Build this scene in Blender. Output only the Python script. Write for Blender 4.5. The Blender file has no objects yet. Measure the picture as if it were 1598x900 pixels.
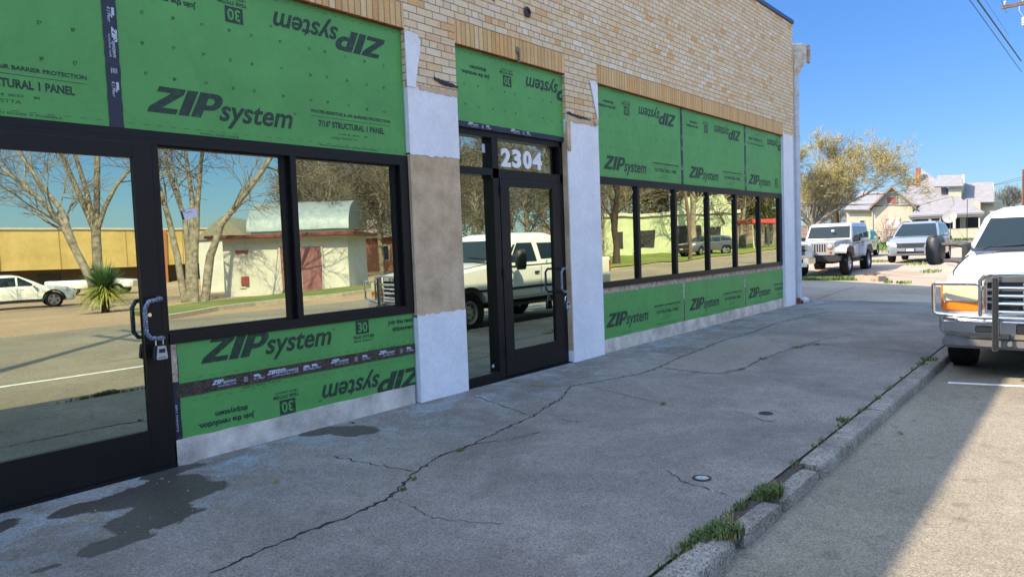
import bpy, bmesh, math, random
from mathutils import Vector, Matrix
R=math.radians
sc=bpy.context.scene
col=sc.collection
random.seed(7)

# ------------------------------------------------------------------ materials
MATS={}
def nodes(m):
    m.use_nodes=True; nt=m.node_tree; return nt,nt.nodes,nt.links
def mat(name,c,rough=.6,metal=0,var=.12,scale=6,bump=0,bs=60,spec=.5,coat=0,c2=None,fine=0,fs=140):
    if name in MATS: return MATS[name]
    m=bpy.data.materials.new(name); nt,N,L=nodes(m); b=N['Principled BSDF']
    b.inputs['Roughness'].default_value=rough; b.inputs['Metallic'].default_value=metal
    b.inputs['Specular IOR Level'].default_value=spec; b.inputs['Coat Weight'].default_value=coat
    b.inputs['Coat Roughness'].default_value=.05
    g=N.new('ShaderNodeTexCoord'); n=N.new('ShaderNodeTexNoise'); n.inputs['Scale'].default_value=scale; n.inputs['Detail'].default_value=6; n.inputs['Roughness'].default_value=.62
    L.new(g.outputs['Object'],n.inputs['Vector'])
    r=N.new('ShaderNodeValToRGB'); r.color_ramp.elements[0].position=.3; r.color_ramp.elements[1].position=.7
    a=[x*(1-var) for x in c]; d=[min(1,x*(1+var)) for x in (c2 or c)]
    r.color_ramp.elements[0].color=(*a,1); r.color_ramp.elements[1].color=(*d,1)
    L.new(n.outputs['Fac'],r.inputs['Fac']); out=r.outputs['Color']
    if fine:
        v=N.new('ShaderNodeTexNoise'); v.inputs['Scale'].default_value=fs; v.inputs['Detail'].default_value=3; v.inputs['Roughness'].default_value=.8; L.new(g.outputs['Object'],v.inputs['Vector'])
        mr=N.new('ShaderNodeMapRange'); mr.inputs[1].default_value=.3; mr.inputs[2].default_value=.7; mr.inputs[3].default_value=1-fine; mr.inputs[4].default_value=1+fine; L.new(v.outputs['Fac'],mr.inputs[0])
        mx=N.new('ShaderNodeMix'); mx.data_type='RGBA'; mx.blend_type='MULTIPLY'; mx.inputs[0].default_value=1
        L.new(out,mx.inputs[6]); L.new(mr.outputs[0],mx.inputs[7]); out=mx.outputs[2]
    L.new(out,b.inputs['Base Color'])
    if bump:
        n2=N.new('ShaderNodeTexNoise'); n2.inputs['Scale'].default_value=bs; n2.inputs['Detail'].default_value=4; L.new(g.outputs['Object'],n2.inputs['Vector'])
        bp=N.new('ShaderNodeBump'); bp.inputs['Strength'].default_value=bump; bp.inputs['Distance'].default_value=.01
        L.new(n2.outputs['Fac'],bp.inputs['Height']); L.new(bp.outputs[0],b.inputs['Normal'])
    MATS[name]=m; return m
def mathn(N,L,op,a,b=None,clamp=False):
    n=N.new('ShaderNodeMath'); n.operation=op; n.use_clamp=clamp
    for i,v in enumerate((a,b)):
        if v is None: continue
        if hasattr(v,'links') or hasattr(v,'is_output'): L.new(v,n.inputs[i])
        else: n.inputs[i].default_value=v
    return n.outputs[0]
def mixc(N,L,f,a,b,mode='MIX'):
    n=N.new('ShaderNodeMix'); n.data_type='RGBA'; n.blend_type=mode
    if hasattr(f,'is_output'): L.new(f,n.inputs[0])
    else: n.inputs[0].default_value=f
    for i,v in ((6,a),(7,b)):
        if hasattr(v,'is_output'): L.new(v,n.inputs[i])
        else: n.inputs[i].default_value=(*v,1)
    return n.outputs[2]
def noise(N,L,vec,scale,detail=5,rough=.6,dist=0):
    n=N.new('ShaderNodeTexNoise'); n.inputs['Scale'].default_value=scale; n.inputs['Detail'].default_value=detail
    n.inputs['Roughness'].default_value=rough; n.inputs['Distortion'].default_value=dist; L.new(vec,n.inputs['Vector']); return n.outputs['Fac']
def ramp(N,L,f,stops):
    r=N.new('ShaderNodeValToRGB'); cr=r.color_ramp
    while len(cr.elements)<len(stops): cr.elements.new(.5)
    for e,(p,c) in zip(cr.elements,stops):
        e.position=p; e.color=(*c,1) if hasattr(c,'__len__') else (c,c,c,1)
    L.new(f,r.inputs['Fac']); return r.outputs['Color']
def brick_mat(name,soldier=False):
    m=bpy.data.materials.new(name); nt,N,L=nodes(m); b=N['Principled BSDF']; b.inputs['Roughness'].default_value=.85
    b.inputs['Specular IOR Level'].default_value=.25
    g=N.new('ShaderNodeTexCoord'); s=N.new('ShaderNodeSeparateXYZ'); L.new(g.outputs['Object'],s.inputs[0])
    w=noise(N,L,g.outputs['Object'],1.3,2); wob=mathn(N,L,'MULTIPLY',mathn(N,L,'SUBTRACT',w,.5),.02)
    w2=noise(N,L,g.outputs['Object'],22,2); wob2=mathn(N,L,'MULTIPLY',mathn(N,L,'SUBTRACT',w2,.5),.006)
    zz=mathn(N,L,'ADD',mathn(N,L,'ADD',s.outputs[2],wob),wob2)
    xx=mathn(N,L,'ADD',mathn(N,L,'ADD',s.outputs[0],s.outputs[1]),wob2)
    c=N.new('ShaderNodeCombineXYZ')
    if soldier: L.new(xx,c.inputs[0]); L.new(mathn(N,L,'SUBTRACT',zz,3.676),c.inputs[1])
    else: L.new(xx,c.inputs[0]); L.new(mathn(N,L,'ADD',zz,.012),c.inputs[1])
    t=N.new('ShaderNodeTexBrick'); L.new(c.outputs[0],t.inputs['Vector'])
    t.inputs['Scale'].default_value=1
    t.inputs['Color1'].default_value=(0,0,0,1); t.inputs['Color2'].default_value=(1,1,1,1); t.inputs['Mortar'].default_value=(.5,.5,.5,1)
    t.inputs['Mortar Smooth'].default_value=.15
    if soldier:
        t.inputs['Brick Width'].default_value=.0715; t.inputs['Row Height'].default_value=.262; t.inputs['Mortar Size'].default_value=.0065; t.offset=0
    else:
        t.inputs['Brick Width'].default_value=.222; t.inputs['Row Height'].default_value=.0745; t.inputs['Mortar Size'].default_value=.0052; t.squash=.5; t.squash_frequency=6
    if soldier:
        bc=ramp(N,L,t.outputs['Color'],[(0,(.66,.37,.14)),(.3,(.72,.48,.22)),(.6,(.78,.50,.21)),(.8,(.74,.40,.14)),(1,(.80,.58,.31))])
    else:
        bc=ramp(N,L,t.outputs['Color'],[(0,(.82,.66,.46)),(.2,(.80,.60,.37)),(.42,(.84,.69,.49)),(.62,(.78,.54,.29)),(.74,(.80,.65,.46)),(.86,(.76,.42,.17)),(.93,(.86,.77,.65)),(1,(.80,.58,.34))])
    f=noise(N,L,g.outputs['Object'],9,6,.7); bc=mixc(N,L,.35,bc,ramp(N,L,f,[(.25,.55),(.6,1.0)]),'MULTIPLY')
    f2=noise(N,L,g.outputs['Object'],55,5,.8); bc=mixc(N,L,.5,bc,ramp(N,L,f2,[(.3,.6),(.6,1.0)]),'MULTIPLY')
    f3=noise(N,L,g.outputs['Object'],.7,5,.7); bc=mixc(N,L,.25,bc,ramp(N,L,f3,[(.3,.72),(.65,1.0)]),'MULTIPLY')
    mc=ramp(N,L,f2,[(.3,(.20,.165,.12)),(.7,(.34,.28,.21))])
    L.new(mixc(N,L,t.outputs['Fac'],bc,mc),b.inputs['Base Color'])
    h=mathn(N,L,'ADD',mathn(N,L,'SUBTRACT',1.0,t.outputs['Fac']),mathn(N,L,'MULTIPLY',f2,.4))
    bp=N.new('ShaderNodeBump'); bp.inputs['Strength'].default_value=.9; bp.inputs['Distance'].default_value=.006
    L.new(h,bp.inputs['Height']); L.new(bp.outputs[0],b.inputs['Normal'])
    MATS[name]=m; return m
def ell(N,L,V,els,amp,soft):
    s=N.new('ShaderNodeSeparateXYZ'); L.new(V,s.inputs[0]); m=None
    for cx,cy,rx,ry in els:
        a=mathn(N,L,'MULTIPLY',mathn(N,L,'SUBTRACT',s.outputs[0],cx),1/rx); b_=mathn(N,L,'MULTIPLY',mathn(N,L,'SUBTRACT',s.outputs[1],cy),1/ry)
        d=mathn(N,L,'SQRT',mathn(N,L,'ADD',mathn(N,L,'MULTIPLY',a,a),mathn(N,L,'MULTIPLY',b_,b_))); m=d if m is None else mathn(N,L,'MINIMUM',m,d)
    n=noise(N,L,V,3.2,7,.62,.5); m=mathn(N,L,'ADD',m,mathn(N,L,'MULTIPLY',mathn(N,L,'SUBTRACT',n,.5),amp*4))
    return ramp(N,L,m,[(1-soft,1),(1+soft*.5,0)])
def ground_mat(name,cols,agg=.25,aggs=170,rough=.9,big=.5,blue=False,bump=.5,spots=None):
    m=bpy.data.materials.new(name); nt,N,L=nodes(m); b=N['Principled BSDF']; b.inputs['Roughness'].default_value=rough; b.inputs['Specular IOR Level'].default_value=.3
    g=N.new('ShaderNodeTexCoord'); V=g.outputs['Object']
    f=noise(N,L,V,big,8,.62,.6); c=ramp(N,L,f,[(.3,cols[0]),(.5,cols[1]),(.68,cols[2])])
    f2=noise(N,L,V,7,6,.7); c=mixc(N,L,.6,c,ramp(N,L,f2,[(.3,.72),(.62,1.0)]),'MULTIPLY')
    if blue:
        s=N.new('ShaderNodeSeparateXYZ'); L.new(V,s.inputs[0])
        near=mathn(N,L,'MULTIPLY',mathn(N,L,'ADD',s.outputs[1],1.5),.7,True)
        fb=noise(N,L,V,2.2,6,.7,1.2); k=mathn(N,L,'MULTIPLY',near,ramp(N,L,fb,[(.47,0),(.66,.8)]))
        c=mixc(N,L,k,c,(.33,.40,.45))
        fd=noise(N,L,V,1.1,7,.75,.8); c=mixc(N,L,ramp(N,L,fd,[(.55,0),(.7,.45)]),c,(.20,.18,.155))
    if spots:
        vs=N.new('ShaderNodeTexVoronoi'); vs.voronoi_dimensions='2D'; vs.inputs['Scale'].default_value=spots; L.new(V,vs.inputs['Vector'])
        sc_=N.new('ShaderNodeSeparateColor'); L.new(vs.outputs['Color'],sc_.inputs[0]); dd=mathn(N,L,'ADD',mathn(N,L,'SUBTRACT',vs.outputs['Distance'],mathn(N,L,'MULTIPLY',sc_.outputs[1],.09)),mathn(N,L,'MULTIPLY',mathn(N,L,'SUBTRACT',f2,.5),.08))
        c=mixc(N,L,ramp(N,L,dd,[(.02,.5 if not blue else .35),(.06 if not blue else .035,0)]),c,(.15,.12,.085))
    wet=None
    if blue:
        c=mixc(N,L,mathn(N,L,'MULTIPLY',ell(N,L,V,[(9.2,-1.5,1.5,.55),(8.4,-1.6,.5,.35),(10.2,-1.4,.6,.5)],.25,.06),.45),c,(.32,.27,.22))
        c=mixc(N,L,mathn(N,L,'MULTIPLY',ell(N,L,V,[(5.9,-.15,.5,.18),(6.6,-.5,.9,.28),(11,-3.0,1.6,.4),(2.3,-3.2,.9,.5)],.5,.3),.4),c,(.17,.14,.115))
        wet=ell(N,L,V,[(2.12,-.38,.46,.22),(2.48,-.06,.26,.11),(2.28,-.62,.30,.22),(1.95,-.88,.30,.24),(1.76,-.34,.2,.13),(1.68,-1.10,.2,.12),(1.15,-.26,.32,.13),(1.3,-1.14,.09,.04),(3.78,-.06,.20,.12),(3.95,-.30,.20,.24)],.42,.09)
        c=mixc(N,L,mathn(N,L,'MULTIPLY',wet,.93),c,(.062,.052,.043))
    v=N.new('ShaderNodeTexVoronoi'); v.inputs['Scale'].default_value=aggs; L.new(V,v.inputs['Vector'])
    sp=N.new('ShaderNodeSeparateColor'); L.new(v.outputs['Color'],sp.inputs[0])
    c=mixc(N,L,1.0,c,ramp(N,L,sp.outputs[0],[(0,1-agg*1.6),(.3,1-agg*.4),(.7,1.0),(1,1+agg)]),'MULTIPLY')
    L.new(c,b.inputs['Base Color'])
    if wet is not None: L.new(mathn(N,L,'SUBTRACT',rough,mathn(N,L,'MULTIPLY',wet,.42)),b.inputs['Roughness'])
    h=mathn(N,L,'ADD',mathn(N,L,'MULTIPLY',f2,1.5),mathn(N,L,'MULTIPLY',sp.outputs[0],.35))
    bp=N.new('ShaderNodeBump'); bp.inputs['Strength'].default_value=bump; bp.inputs['Distance'].default_value=.006
    L.new(h,bp.inputs['Height']); L.new(bp.outputs[0],b.inputs['Normal']); MATS[name]=m; return m
def glass_mat(name,c,wav=.0,wscale=2.0,rough=0.0):
    m=bpy.data.materials.new(name); nt,N,L=nodes(m); b=N['Principled BSDF']
    b.inputs['Base Color'].default_value=(*c,1); b.inputs['Metallic'].default_value=1; b.inputs['Roughness'].default_value=rough
    g=N.new('ShaderNodeTexCoord'); f=noise(N,L,g.outputs['Object'],wscale,1,.4)
    fd=noise(N,L,g.outputs['Object'],3,6,.7)
    L.new(mixc(N,L,ramp(N,L,fd,[(.5,0),(.8,.12)]),c,(.32,.34,.34)),b.inputs['Base Color'])
    bp=N.new('ShaderNodeBump'); bp.inputs['Strength'].default_value=1; bp.inputs['Distance'].default_value=wav
    L.new(f,bp.inputs['Height']); L.new(bp.outputs[0],b.inputs['Normal']); MATS[name]=m; return m

# ------------------------------------------------------------------ mesh helpers
def tag(o,label=None,cat=None,group=None,kind=None):
    if label: o['label']=label
    if cat: o['category']=cat
    if group: o['group']=group
    if kind: o['kind']=kind
    return o
def empty(name,loc=(0,0,0),rz=0,label=None,cat=None,group=None):
    o=bpy.data.objects.new(name,None); col.objects.link(o); o.location=loc; o.rotation_euler=(0,0,rz); o.empty_display_size=.1
    return tag(o,label,cat,group)
class MB:
    def __init__(s): s.v=[]; s.f=[]
    def add(s,vs,fs):
        k=len(s.v); s.v+= [tuple(v) for v in vs]; s.f+=[tuple(i+k for i in f) for f in fs]; return s
    def box(s,x0,x1,y0,y1,z0,z1):
        return s.add([(x0,y0,z0),(x1,y0,z0),(x1,y1,z0),(x0,y1,z0),(x0,y0,z1),(x1,y0,z1),(x1,y1,z1),(x0,y1,z1)],
            [(0,3,2,1),(4,5,6,7),(0,1,5,4),(1,2,6,5),(2,3,7,6),(3,0,4,7)])
    def hexa(s,p): return s.add(p,[(0,3,2,1),(4,5,6,7),(0,1,5,4),(1,2,6,5),(2,3,7,6),(3,0,4,7)])
    def poly(s,p): return s.add(p,[tuple(range(len(p)))])
    def prism(s,p,d):  # extrude polygon p (3d pts) by vector d
        n=len(p); q=[tuple(a+b for a,b in zip(v,d)) for v in p]
        return s.add(list(p)+q,[tuple(range(n))[::-1],tuple(range(n,2*n))]+[(i,(i+1)%n,(i+1)%n+n,i+n) for i in range(n)])
    def tube(s,pts,r,n=8,caps=True):
        pts=[Vector(p) for p in pts]; rs=r if hasattr(r,'__len__') else [r]*len(pts); rings=[]; prev=None
        for i,p in enumerate(pts):
            d=(pts[min(i+1,len(pts)-1)]-pts[max(i-1,0)]); d=d.normalized() if d.length>1e-9 else Vector((0,0,1))
            if prev is None:
                a=Vector((0,0,1)) if abs(d.z)<.9 else Vector((1,0,0)); u=d.cross(a).normalized()
            else: u=(prev-d*prev.dot(d)).normalized()
            prev=u; w=d.cross(u)
            rings.append([p+(u*math.cos(2*math.pi*k/n)+w*math.sin(2*math.pi*k/n))*rs[i] for k in range(n)])
        k=len(s.v); s.v+=[tuple(v) for rg in rings for v in rg]
        for i in range(len(pts)-1):
            for j in range(n):
                a=k+i*n+j; b=k+i*n+(j+1)%n; s.f.append((a,b,b+n,a+n))
        if caps:
            s.f.append(tuple(range(k,k+n))[::-1]); e=k+(len(pts)-1)*n; s.f.append(tuple(range(e,e+n)))
        return s
    def lathe(s,c,axis,prof,n=28):  # prof: (r, t) along axis
        c=Vector(c); ax=Vector(axis).normalized(); a=Vector((0,0,1)) if abs(ax.z)<.9 else Vector((1,0,0)); u=ax.cross(a).normalized(); w=ax.cross(u)
        k=len(s.v)
        for r,t in prof:
            for j in range(n):
                an=2*math.pi*j/n; s.v.append(tuple(c+ax*t+(u*math.cos(an)+w*math.sin(an))*r))
        for i in range(len(prof)-1):
            for j in range(n):
                a_=k+i*n+j; b_=k+i*n+(j+1)%n; s.f.append((a_,b_,b_+n,a_+n))
        return s
    def build(s,name,m,parent=None,bev=0,smooth=False,ang=35,seg=2,clip=None):
        me=bpy.data.meshes.new(name); me.from_pydata(s.v,[],s.f); me.update()
        ms=m if isinstance(m,(list,tuple)) else [m]
        for q in ms: me.materials.append(q)
        bm=bmesh.new(); bm.from_mesh(me)
        if clip:
            x0,x1,z0,z1=clip
            for co,no in (((x0,0,0),(-1,0,0)),((x1,0,0),(1,0,0)),((0,0,z0),(0,0,-1)),((0,0,z1),(0,0,1))):
                bmesh.ops.bisect_plane(bm,geom=bm.verts[:]+bm.edges[:]+bm.faces[:],plane_co=co,plane_no=no,clear_outer=True)
        else:
            bmesh.ops.recalc_face_normals(bm,faces=bm.faces[:])
        if bev: 
            bmesh.ops.remove_doubles(bm,verts=bm.verts[:],dist=1e-5)
            es=[e for e in bm.edges if len(e.link_faces)==2 and e.calc_face_angle(0)>R(25)]
            bmesh.ops.bevel(bm,geom=es,offset=bev,segments=seg,affect='EDGES',clamp_overlap=True)
        bm.to_mesh(me); bm.free()
        if smooth or bev: me.shade_smooth(); me.set_sharp_from_angle(angle=R(ang))
        o=bpy.data.objects.new(name,me); col.objects.link(o); o.parent=parent; return o
def box(name,x0,x1,y0,y1,z0,z1,m,parent=None,bev=0): return MB().box(x0,x1,y0,y1,z0,z1).build(name,m,parent,bev)
def structure(o): o['kind']='structure'; return o
def loft(secs,mirror=True):
    """secs: list of (x,[(y,z)..]) half profiles bottom->top, mirrored in y; caps at both ends"""
    mb=MB(); n=None
    for x,pr in secs:
        ring=[(x if not hasattr(x,'__len__') else x[i],y,z) for i,(y,z) in enumerate(pr)]
        ring+= [(a,-b,c) for a,b,c in reversed(ring) if b>1e-6]
        n=len(ring); mb.v+=ring
    for i in range(len(secs)-1):
        for j in range(n):
            a=i*n+j; b=i*n+(j+1)%n; mb.f.append((a,b,b+n,a+n))
    mb.f.append(tuple(range(n))); e=(len(secs)-1)*n; mb.f.append(tuple(range(e,e+n)))
    return mb
def boolean_cut(o,cutters):
    cs=[]
    for c in cutters:
        k=c.build('cutter',o.data.materials[0]); cs.append(k)
        md=o.modifiers.new('b','BOOLEAN'); md.operation='DIFFERENCE'; md.solver='EXACT'; md.object=k
        if o.parent: k.parent=o.parent
    bpy.context.view_layer.update()
    dg=bpy.context.evaluated_depsgraph_get(); me=bpy.data.meshes.new_from_object(o.evaluated_get(dg))
    o.modifiers.clear(); o.data=me
    for k in cs: bpy.data.objects.remove(k)
    me.shade_smooth(); me.set_sharp_from_angle(angle=R(30))
def copy_tree(o,parent=None):
    c=o.copy(); col.objects.link(c); c.parent=parent
    for ch in list(o.children): copy_tree(ch,c)
    return c
def sstep(a,b,x):
    t=max(0,min(1,(x-a)/(b-a))); return t*t*(3-2*t)
def gz(x,y=0):
    z=-.13
    z+=.30*sstep(26,36,x)+.50*sstep(36,78,x)
    if y<-14: z-=.45*sstep(-15,-38,y)*(1-sstep(32,50,x))
    return z

# ------------------------------------------------------------------ lettering
_tc={}
def glyphs(s,shear=0,off=0.0,space=1.0):
    key=(s,shear,off,space)
    if key in _tc: return _tc[key]
    cu=bpy.data.curves.new('t','FONT'); cu.body=s; cu.size=1; cu.shear=shear; cu.offset=off; cu.resolution_u=3; cu.space_character=space
    o=bpy.data.objects.new('t',cu); col.objects.link(o); bpy.context.view_layer.update()
    me=bpy.data.meshes.new_from_object(o.evaluated_get(bpy.context.evaluated_depsgraph_get()))
    vs=[(v.co.x,v.co.y) for v in me.vertices]; fs=[tuple(p.vertices) for p in me.polygons]
    bpy.data.objects.remove(o); bpy.data.meshes.remove(me); bpy.data.curves.remove(cu)
    _tc[key]=(vs,fs); return _tc[key]
class Ink:
    """flat ink in a local (u,v) frame mapped to x,z on a plane y"""
    def __init__(s,y,T): s.mb=MB(); s.y=y; s.T=T
    def put(s,vs,fs): s.mb.add([(s.T(u,v)[0],s.y,s.T(u,v)[1]) for u,v in vs],fs)
    def text(s,t,u0,u1,v,h,shear=0,off=.0,space=1.0):
        vs,fs=glyphs(t,shear,off,space); a=min(p[0] for p in vs); b=max(p[0] for p in vs); k=(u1-u0)/(b-a)
        s.put([(u0+(x-a)*k,v+y*h/.7) for x,y in vs],fs)
    def rect(s,a,b,c,d): s.put([(a,c),(b,c),(b,d),(a,d)],[(0,1,2,3)])
    def zip(s,u,v,w,h):
        def P(pts): 
            n=len(pts); s.put([(u+(x+y*.47)/3.24*w,v+y*h) for x,y in pts],[tuple(range(n))])
        P([(0,0),(1.12,0),(1.12,.21),(0,.21)]); P([(0,.21),(.5,.21),(1.12,.79),(.62,.79)]); P([(.06,.79),(1.12,.79),(1.12,1),(.06,1)])
        P([(1.2,0),(1.63,0),(1.63,1),(1.2,1)])
        P([(1.72,0),(2.14,0),(2.14,1),(1.72,1)])
        o=[];i=[]
        for k in range(9):
            a=-math.pi/2+math.pi*k/8; o.append((2.38+.42*math.cos(a),.655+.345*math.sin(a))); i.append((2.30+.16*math.cos(a),.655+.14*math.sin(a)))
        o=[(2.14,.31)]+o+[(2.14,1)]; i=[(2.14,.515)]+i+[(2.14,.795)]
        for k in range(len(o)-1): P([o[k],o[k+1],i[k+1],i[k]])
    def logo(s,u=.165,v=.137):
        s.zip(u,v,.615,.193); s.text('system',u+.555,u+1.225,v,.165,.28,.022); s.text('®',u+1.235,u+1.262,v+.115,.022)
    def row1(s):
        s.text('WATER-RESISTIVE & AIR BARRIER PROTECTION',1.575,2.49,.300,.026,0,.032)
        s.rect(1.575,2.49,.268,.2715); s.text('7/16" STRUCTURAL 1 PANEL',1.655,2.41,.187,.052,0,.038)
        s.text('11-05-24  00:53     80',1.865,2.20,.130,.016,0,.008); s.text('2206 WISSTTA',1.78,2.09,.088,.022,0,-.004)
        s.text('SPACE AND FASTEN EDGES IF POSSIBLE',1.65,2.32,.018,.014,0,.002); s.text('ROLL THE TAPE',.56,.88,.010,.014,0,.002)
        for k in range(26): s.rect(.03+k*.1,.075+k*.1,.040,.0425)
    def row2(s):
        s.rect(1.665,1.82,.185,.310)
        s.text('YEAR SYSTEM',1.625,1.875,.143,.028,0,.03); s.text('LIMITED WARRANTY',1.635,1.865,.112,.018,0,.008)
        s.text('Join the revolution.',2.055,2.53,.235,.042,.0,.04); s.text('#zipsystem',2.11,2.39,.168,.040,0,.036)
        s.text('ROLL THE TAPE',1.8,2.15,.012,.014,0,.002)
        for k in range(26): s.rect(.03+k*.1,.075+k*.1,.040,.0425)
    def nails(s,z0=.40,rows=3,dz=.22):
        for r_ in range(rows):
            for k,u in enumerate((.165,.395,.625,.85,1.04,1.31,1.59,1.76,1.985,2.215,2.435)):
                a=u+random.uniform(-.012,.012); b=z0+dz*r_+random.uniform(-.006,.006); q=.0115; t=.0042
                for g in ((a-q,a+q,b+q-t,b+q),(a-q,a-q+t,b-q,b+q),(a+q-t,a+q,b-q*.3,b+q)): s.rect(*g)
                if k%3!=2: s.rect(a-q,a+q*.3,b-q,b-q+t)
                if (k+r_)%2: s.rect(a-.004,a+.004,b-.004,b+.004)

# ------------------------------------------------------------------ material set
def panel_mat(name,c):
    m=bpy.data.materials.new(name); nt,N,L=nodes(m); b=N['Principled BSDF']; b.inputs['Roughness'].default_value=.5; b.inputs['Specular IOR Level'].default_value=.35
    g=N.new('ShaderNodeTexCoord'); V=g.outputs['Object']
    f=noise(N,L,V,1.6,6,.7,.5); cc=ramp(N,L,f,[(.3,tuple(x*.86 for x in c)),(.7,tuple(x*1.1 for x in c))])
    f2=noise(N,L,V,38,5,.75); cc=mixc(N,L,.35,cc,ramp(N,L,f2,[(.3,.75),(.65,1.0)]),'MULTIPLY')
    f3=noise(N,L,V,5,8,.8,1.5); cc=mixc(N,L,ramp(N,L,f3,[(.66,0),(.76,.28)]),cc,(.22,.28,.22))
    L.new(cc,b.inputs['Base Color']); bp=N.new('ShaderNodeBump'); bp.inputs['Strength'].default_value=.35; bp.inputs['Distance'].default_value=.003
    L.new(f2,bp.inputs['Height']); L.new(bp.outputs[0],b.inputs['Normal']); MATS[name]=m; return m
m_brick=brick_mat('buff_brick'); m_sold=brick_mat('soldier_brick',True)
m_green=panel_mat('green_sheathing',(.100,.335,.090))
m_ink=bpy.data.materials.new('printed_ink'); nt,N,L=nodes(m_ink); b=N['Principled BSDF']; b.inputs['Roughness'].default_value=.6
g=N.new('ShaderNodeTexCoord'); f=noise(N,L,g.outputs['Object'],26,7,.75,.4); L.new(ramp(N,L,f,[(.34,(.010,.026,.016)),(.52,(.014,.036,.022)),(.70,(.035,.115,.05))]),b.inputs['Base Color'])
m_frame=mat('dark_bronze_frame',(.006,.0056,.0066),.42,.0,.2,3,spec=.3,fine=.1)
m_seam=mat('frame_joint',(.003,.003,.003),.8)
m_white=mat('white_paint',(.74,.74,.78),.75,0,.09,2.2,.6,11,.3,fine=.07,fs=22)
m_stucco=mat('raw_stucco',(.50,.35,.21),.92,0,.14,3.5,1.0,90,.2,c2=(.62,.47,.32),fine=.22,fs=160)
m_base=mat('concrete_base',(.48,.42,.37),.9,0,.25,4,.6,60,.2,c2=(.60,.54,.48),fine=.15)
m_wood=mat('weathered_wood',(.36,.26,.19),.9,0,.3,12,.6,70,.2,c2=(.52,.42,.32),fine=.25,fs=60)
m_tape=mat('navy_tape',(.012,.016,.035),.4,0,.25,6,.5,25,.5)
m_tape2=mat('wrinkled_tape',(.030,.020,.016),.5,0,.5,30,1.0,60,.5,c2=(.055,.035,.026))
m_tapeink=mat('tape_print',(.50,.54,.66),.6,0,.2,30)
m_glass=glass_mat('mirror_glass',(.50,.55,.43),.0008,1.3)
m_glass2=glass_mat('wavy_mirror_glass',(.62,.64,.44),.0020,1.2)
m_coping=mat('coping_metal',(.03,.045,.09),.4,.3)
m_pipe=mat('painted_pipe',(.50,.53,.57),.5,0,.12,4,.2,20,.4,fine=.06)
m_pipeg=mat('galvanised_pipe',(.50,.50,.51),.5,.1,.15,5,.2,20,.5,fine=.08)
m_hop=mat('rusting_hopper',(.52,.44,.32),.75,.1,.25,9,.5,30,.3,c2=(.62,.60,.54),fine=.15)
m_rust=mat('rust',(.22,.07,.03),.9,.1,.4,20,.6,60,.2)
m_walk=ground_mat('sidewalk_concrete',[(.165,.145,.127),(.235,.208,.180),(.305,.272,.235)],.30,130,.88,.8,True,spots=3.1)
m_kerb=ground_mat('kerb_concrete',[(.19,.165,.14),(.28,.25,.21),(.37,.34,.29)],.42,110,.92,2.5)
m_road=ground_mat('chip_seal',[(.19,.165,.125),(.25,.215,.16),(.31,.27,.20)],.30,130,.9,.35,spots=2.4)
m_lot=ground_mat('lot_concrete',[(.29,.225,.165),(.37,.295,.22),(.44,.36,.275)],.18,60,.9,.35)
m_dirt=ground_mat('dirt_lot',[(.30,.20,.12),(.40,.28,.17),(.46,.35,.22)],.2,40,.95,.12)
m_grassg=ground_mat('turf',[(.09,.105,.035),(.15,.14,.05),(.24,.19,.10)],.35,30,.95,.3)
m_crack=mat('crack_dark',(.020,.018,.014),.95,0,.3,40)
m_black=mat('black_plastic',(.012,.012,.013),.5,0,.2,20,.3,120)
m_grass=mat('grass_blade',(.075,.15,.02),.7,0,.35,3,c2=(.14,.22,.04))
m_grassd=mat('weed_blade',(.035,.085,.015),.7,0,.45,45,c2=(.12,.16,.04))

# ------------------------------------------------------------------ ground
def sheet(name,xs,ys,zf,m,kind='structure'):
    mb=MB(); nx=len(xs); ny=len(ys)
    mb.v=[(x,y,zf(x,y)) for x in xs for y in ys]
    mb.f=[(i*ny+j,(i+1)*ny+j,(i+1)*ny+j+1,i*ny+j+1) for i in range(nx-1) for j in range(ny-1)]
    o=mb.build(name,m,smooth=True); o['kind']=kind; return o
def fr(a,b,n): return [a+(b-a)*i/n for i in range(n+1)]
XS=[-3000,-800,-200,-60]+fr(-40,120,80)+[160,260,500,1200,3000]
YS=[-3000,-1000,-300,-120]+fr(-80,80,80)+[120,300,1000,3000]
sheet('ground',XS,YS,lambda x,y:gz(x,y)-.06-(.1 if -20<y<18 and x<24 else 0),m_grassg)
RX=[-60]+fr(-40,120,80)+[200,400]
sheet('road',RX,[-14.35,-10,-7,-3.77],lambda x,y:gz(x),m_road)
sheet('road_line',RX,[-6.36,-6.25],lambda x,y:gz(x)+.004,mat('road_paint',(.62,.62,.58),.8,0,.25,8,c2=(.75,.75,.72),fine=.2))
mb=MB(); mb.poly([(9.05,-4.02,-.126),(9.14,-4.02,-.126),(9.42,-5.6,-.126),(9.33,-5.6,-.126)]); structure(mb.build('parking_stripe',MATS['road_paint']))
sheet('sidewalk',fr(-14,18,40),fr(-3.66,.12,6),lambda x,y:.0+.03*y/3.66+(-.004 if x>16 else 0),m_walk)
# lot beyond the building
def lotz(x,y): return max(gz(x),-.03)-.004 if x<30 else gz(x)+.02
sheet('parking_lot',fr(17.9,80,50),[-3.66,-2,-1,0,1,2,4,6,9,12,15,18],lambda x,y:max(gz(x)+.03,-.034),m_lot)
# far side paved dirt apron and side street
sheet('dirt_apron',fr(-40,9,16)+fr(9.5,60,24),fr(-60,-14.4,24),lambda x,y:gz(x,y)-.02,m_dirt)
def flat(name,pts,z,m,dz=.004):
    mb=MB(); mb.poly([(x,y,z(x,y)+dz if callable(z) else z) for x,y in pts]); return structure(mb.build(name,m))
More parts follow.
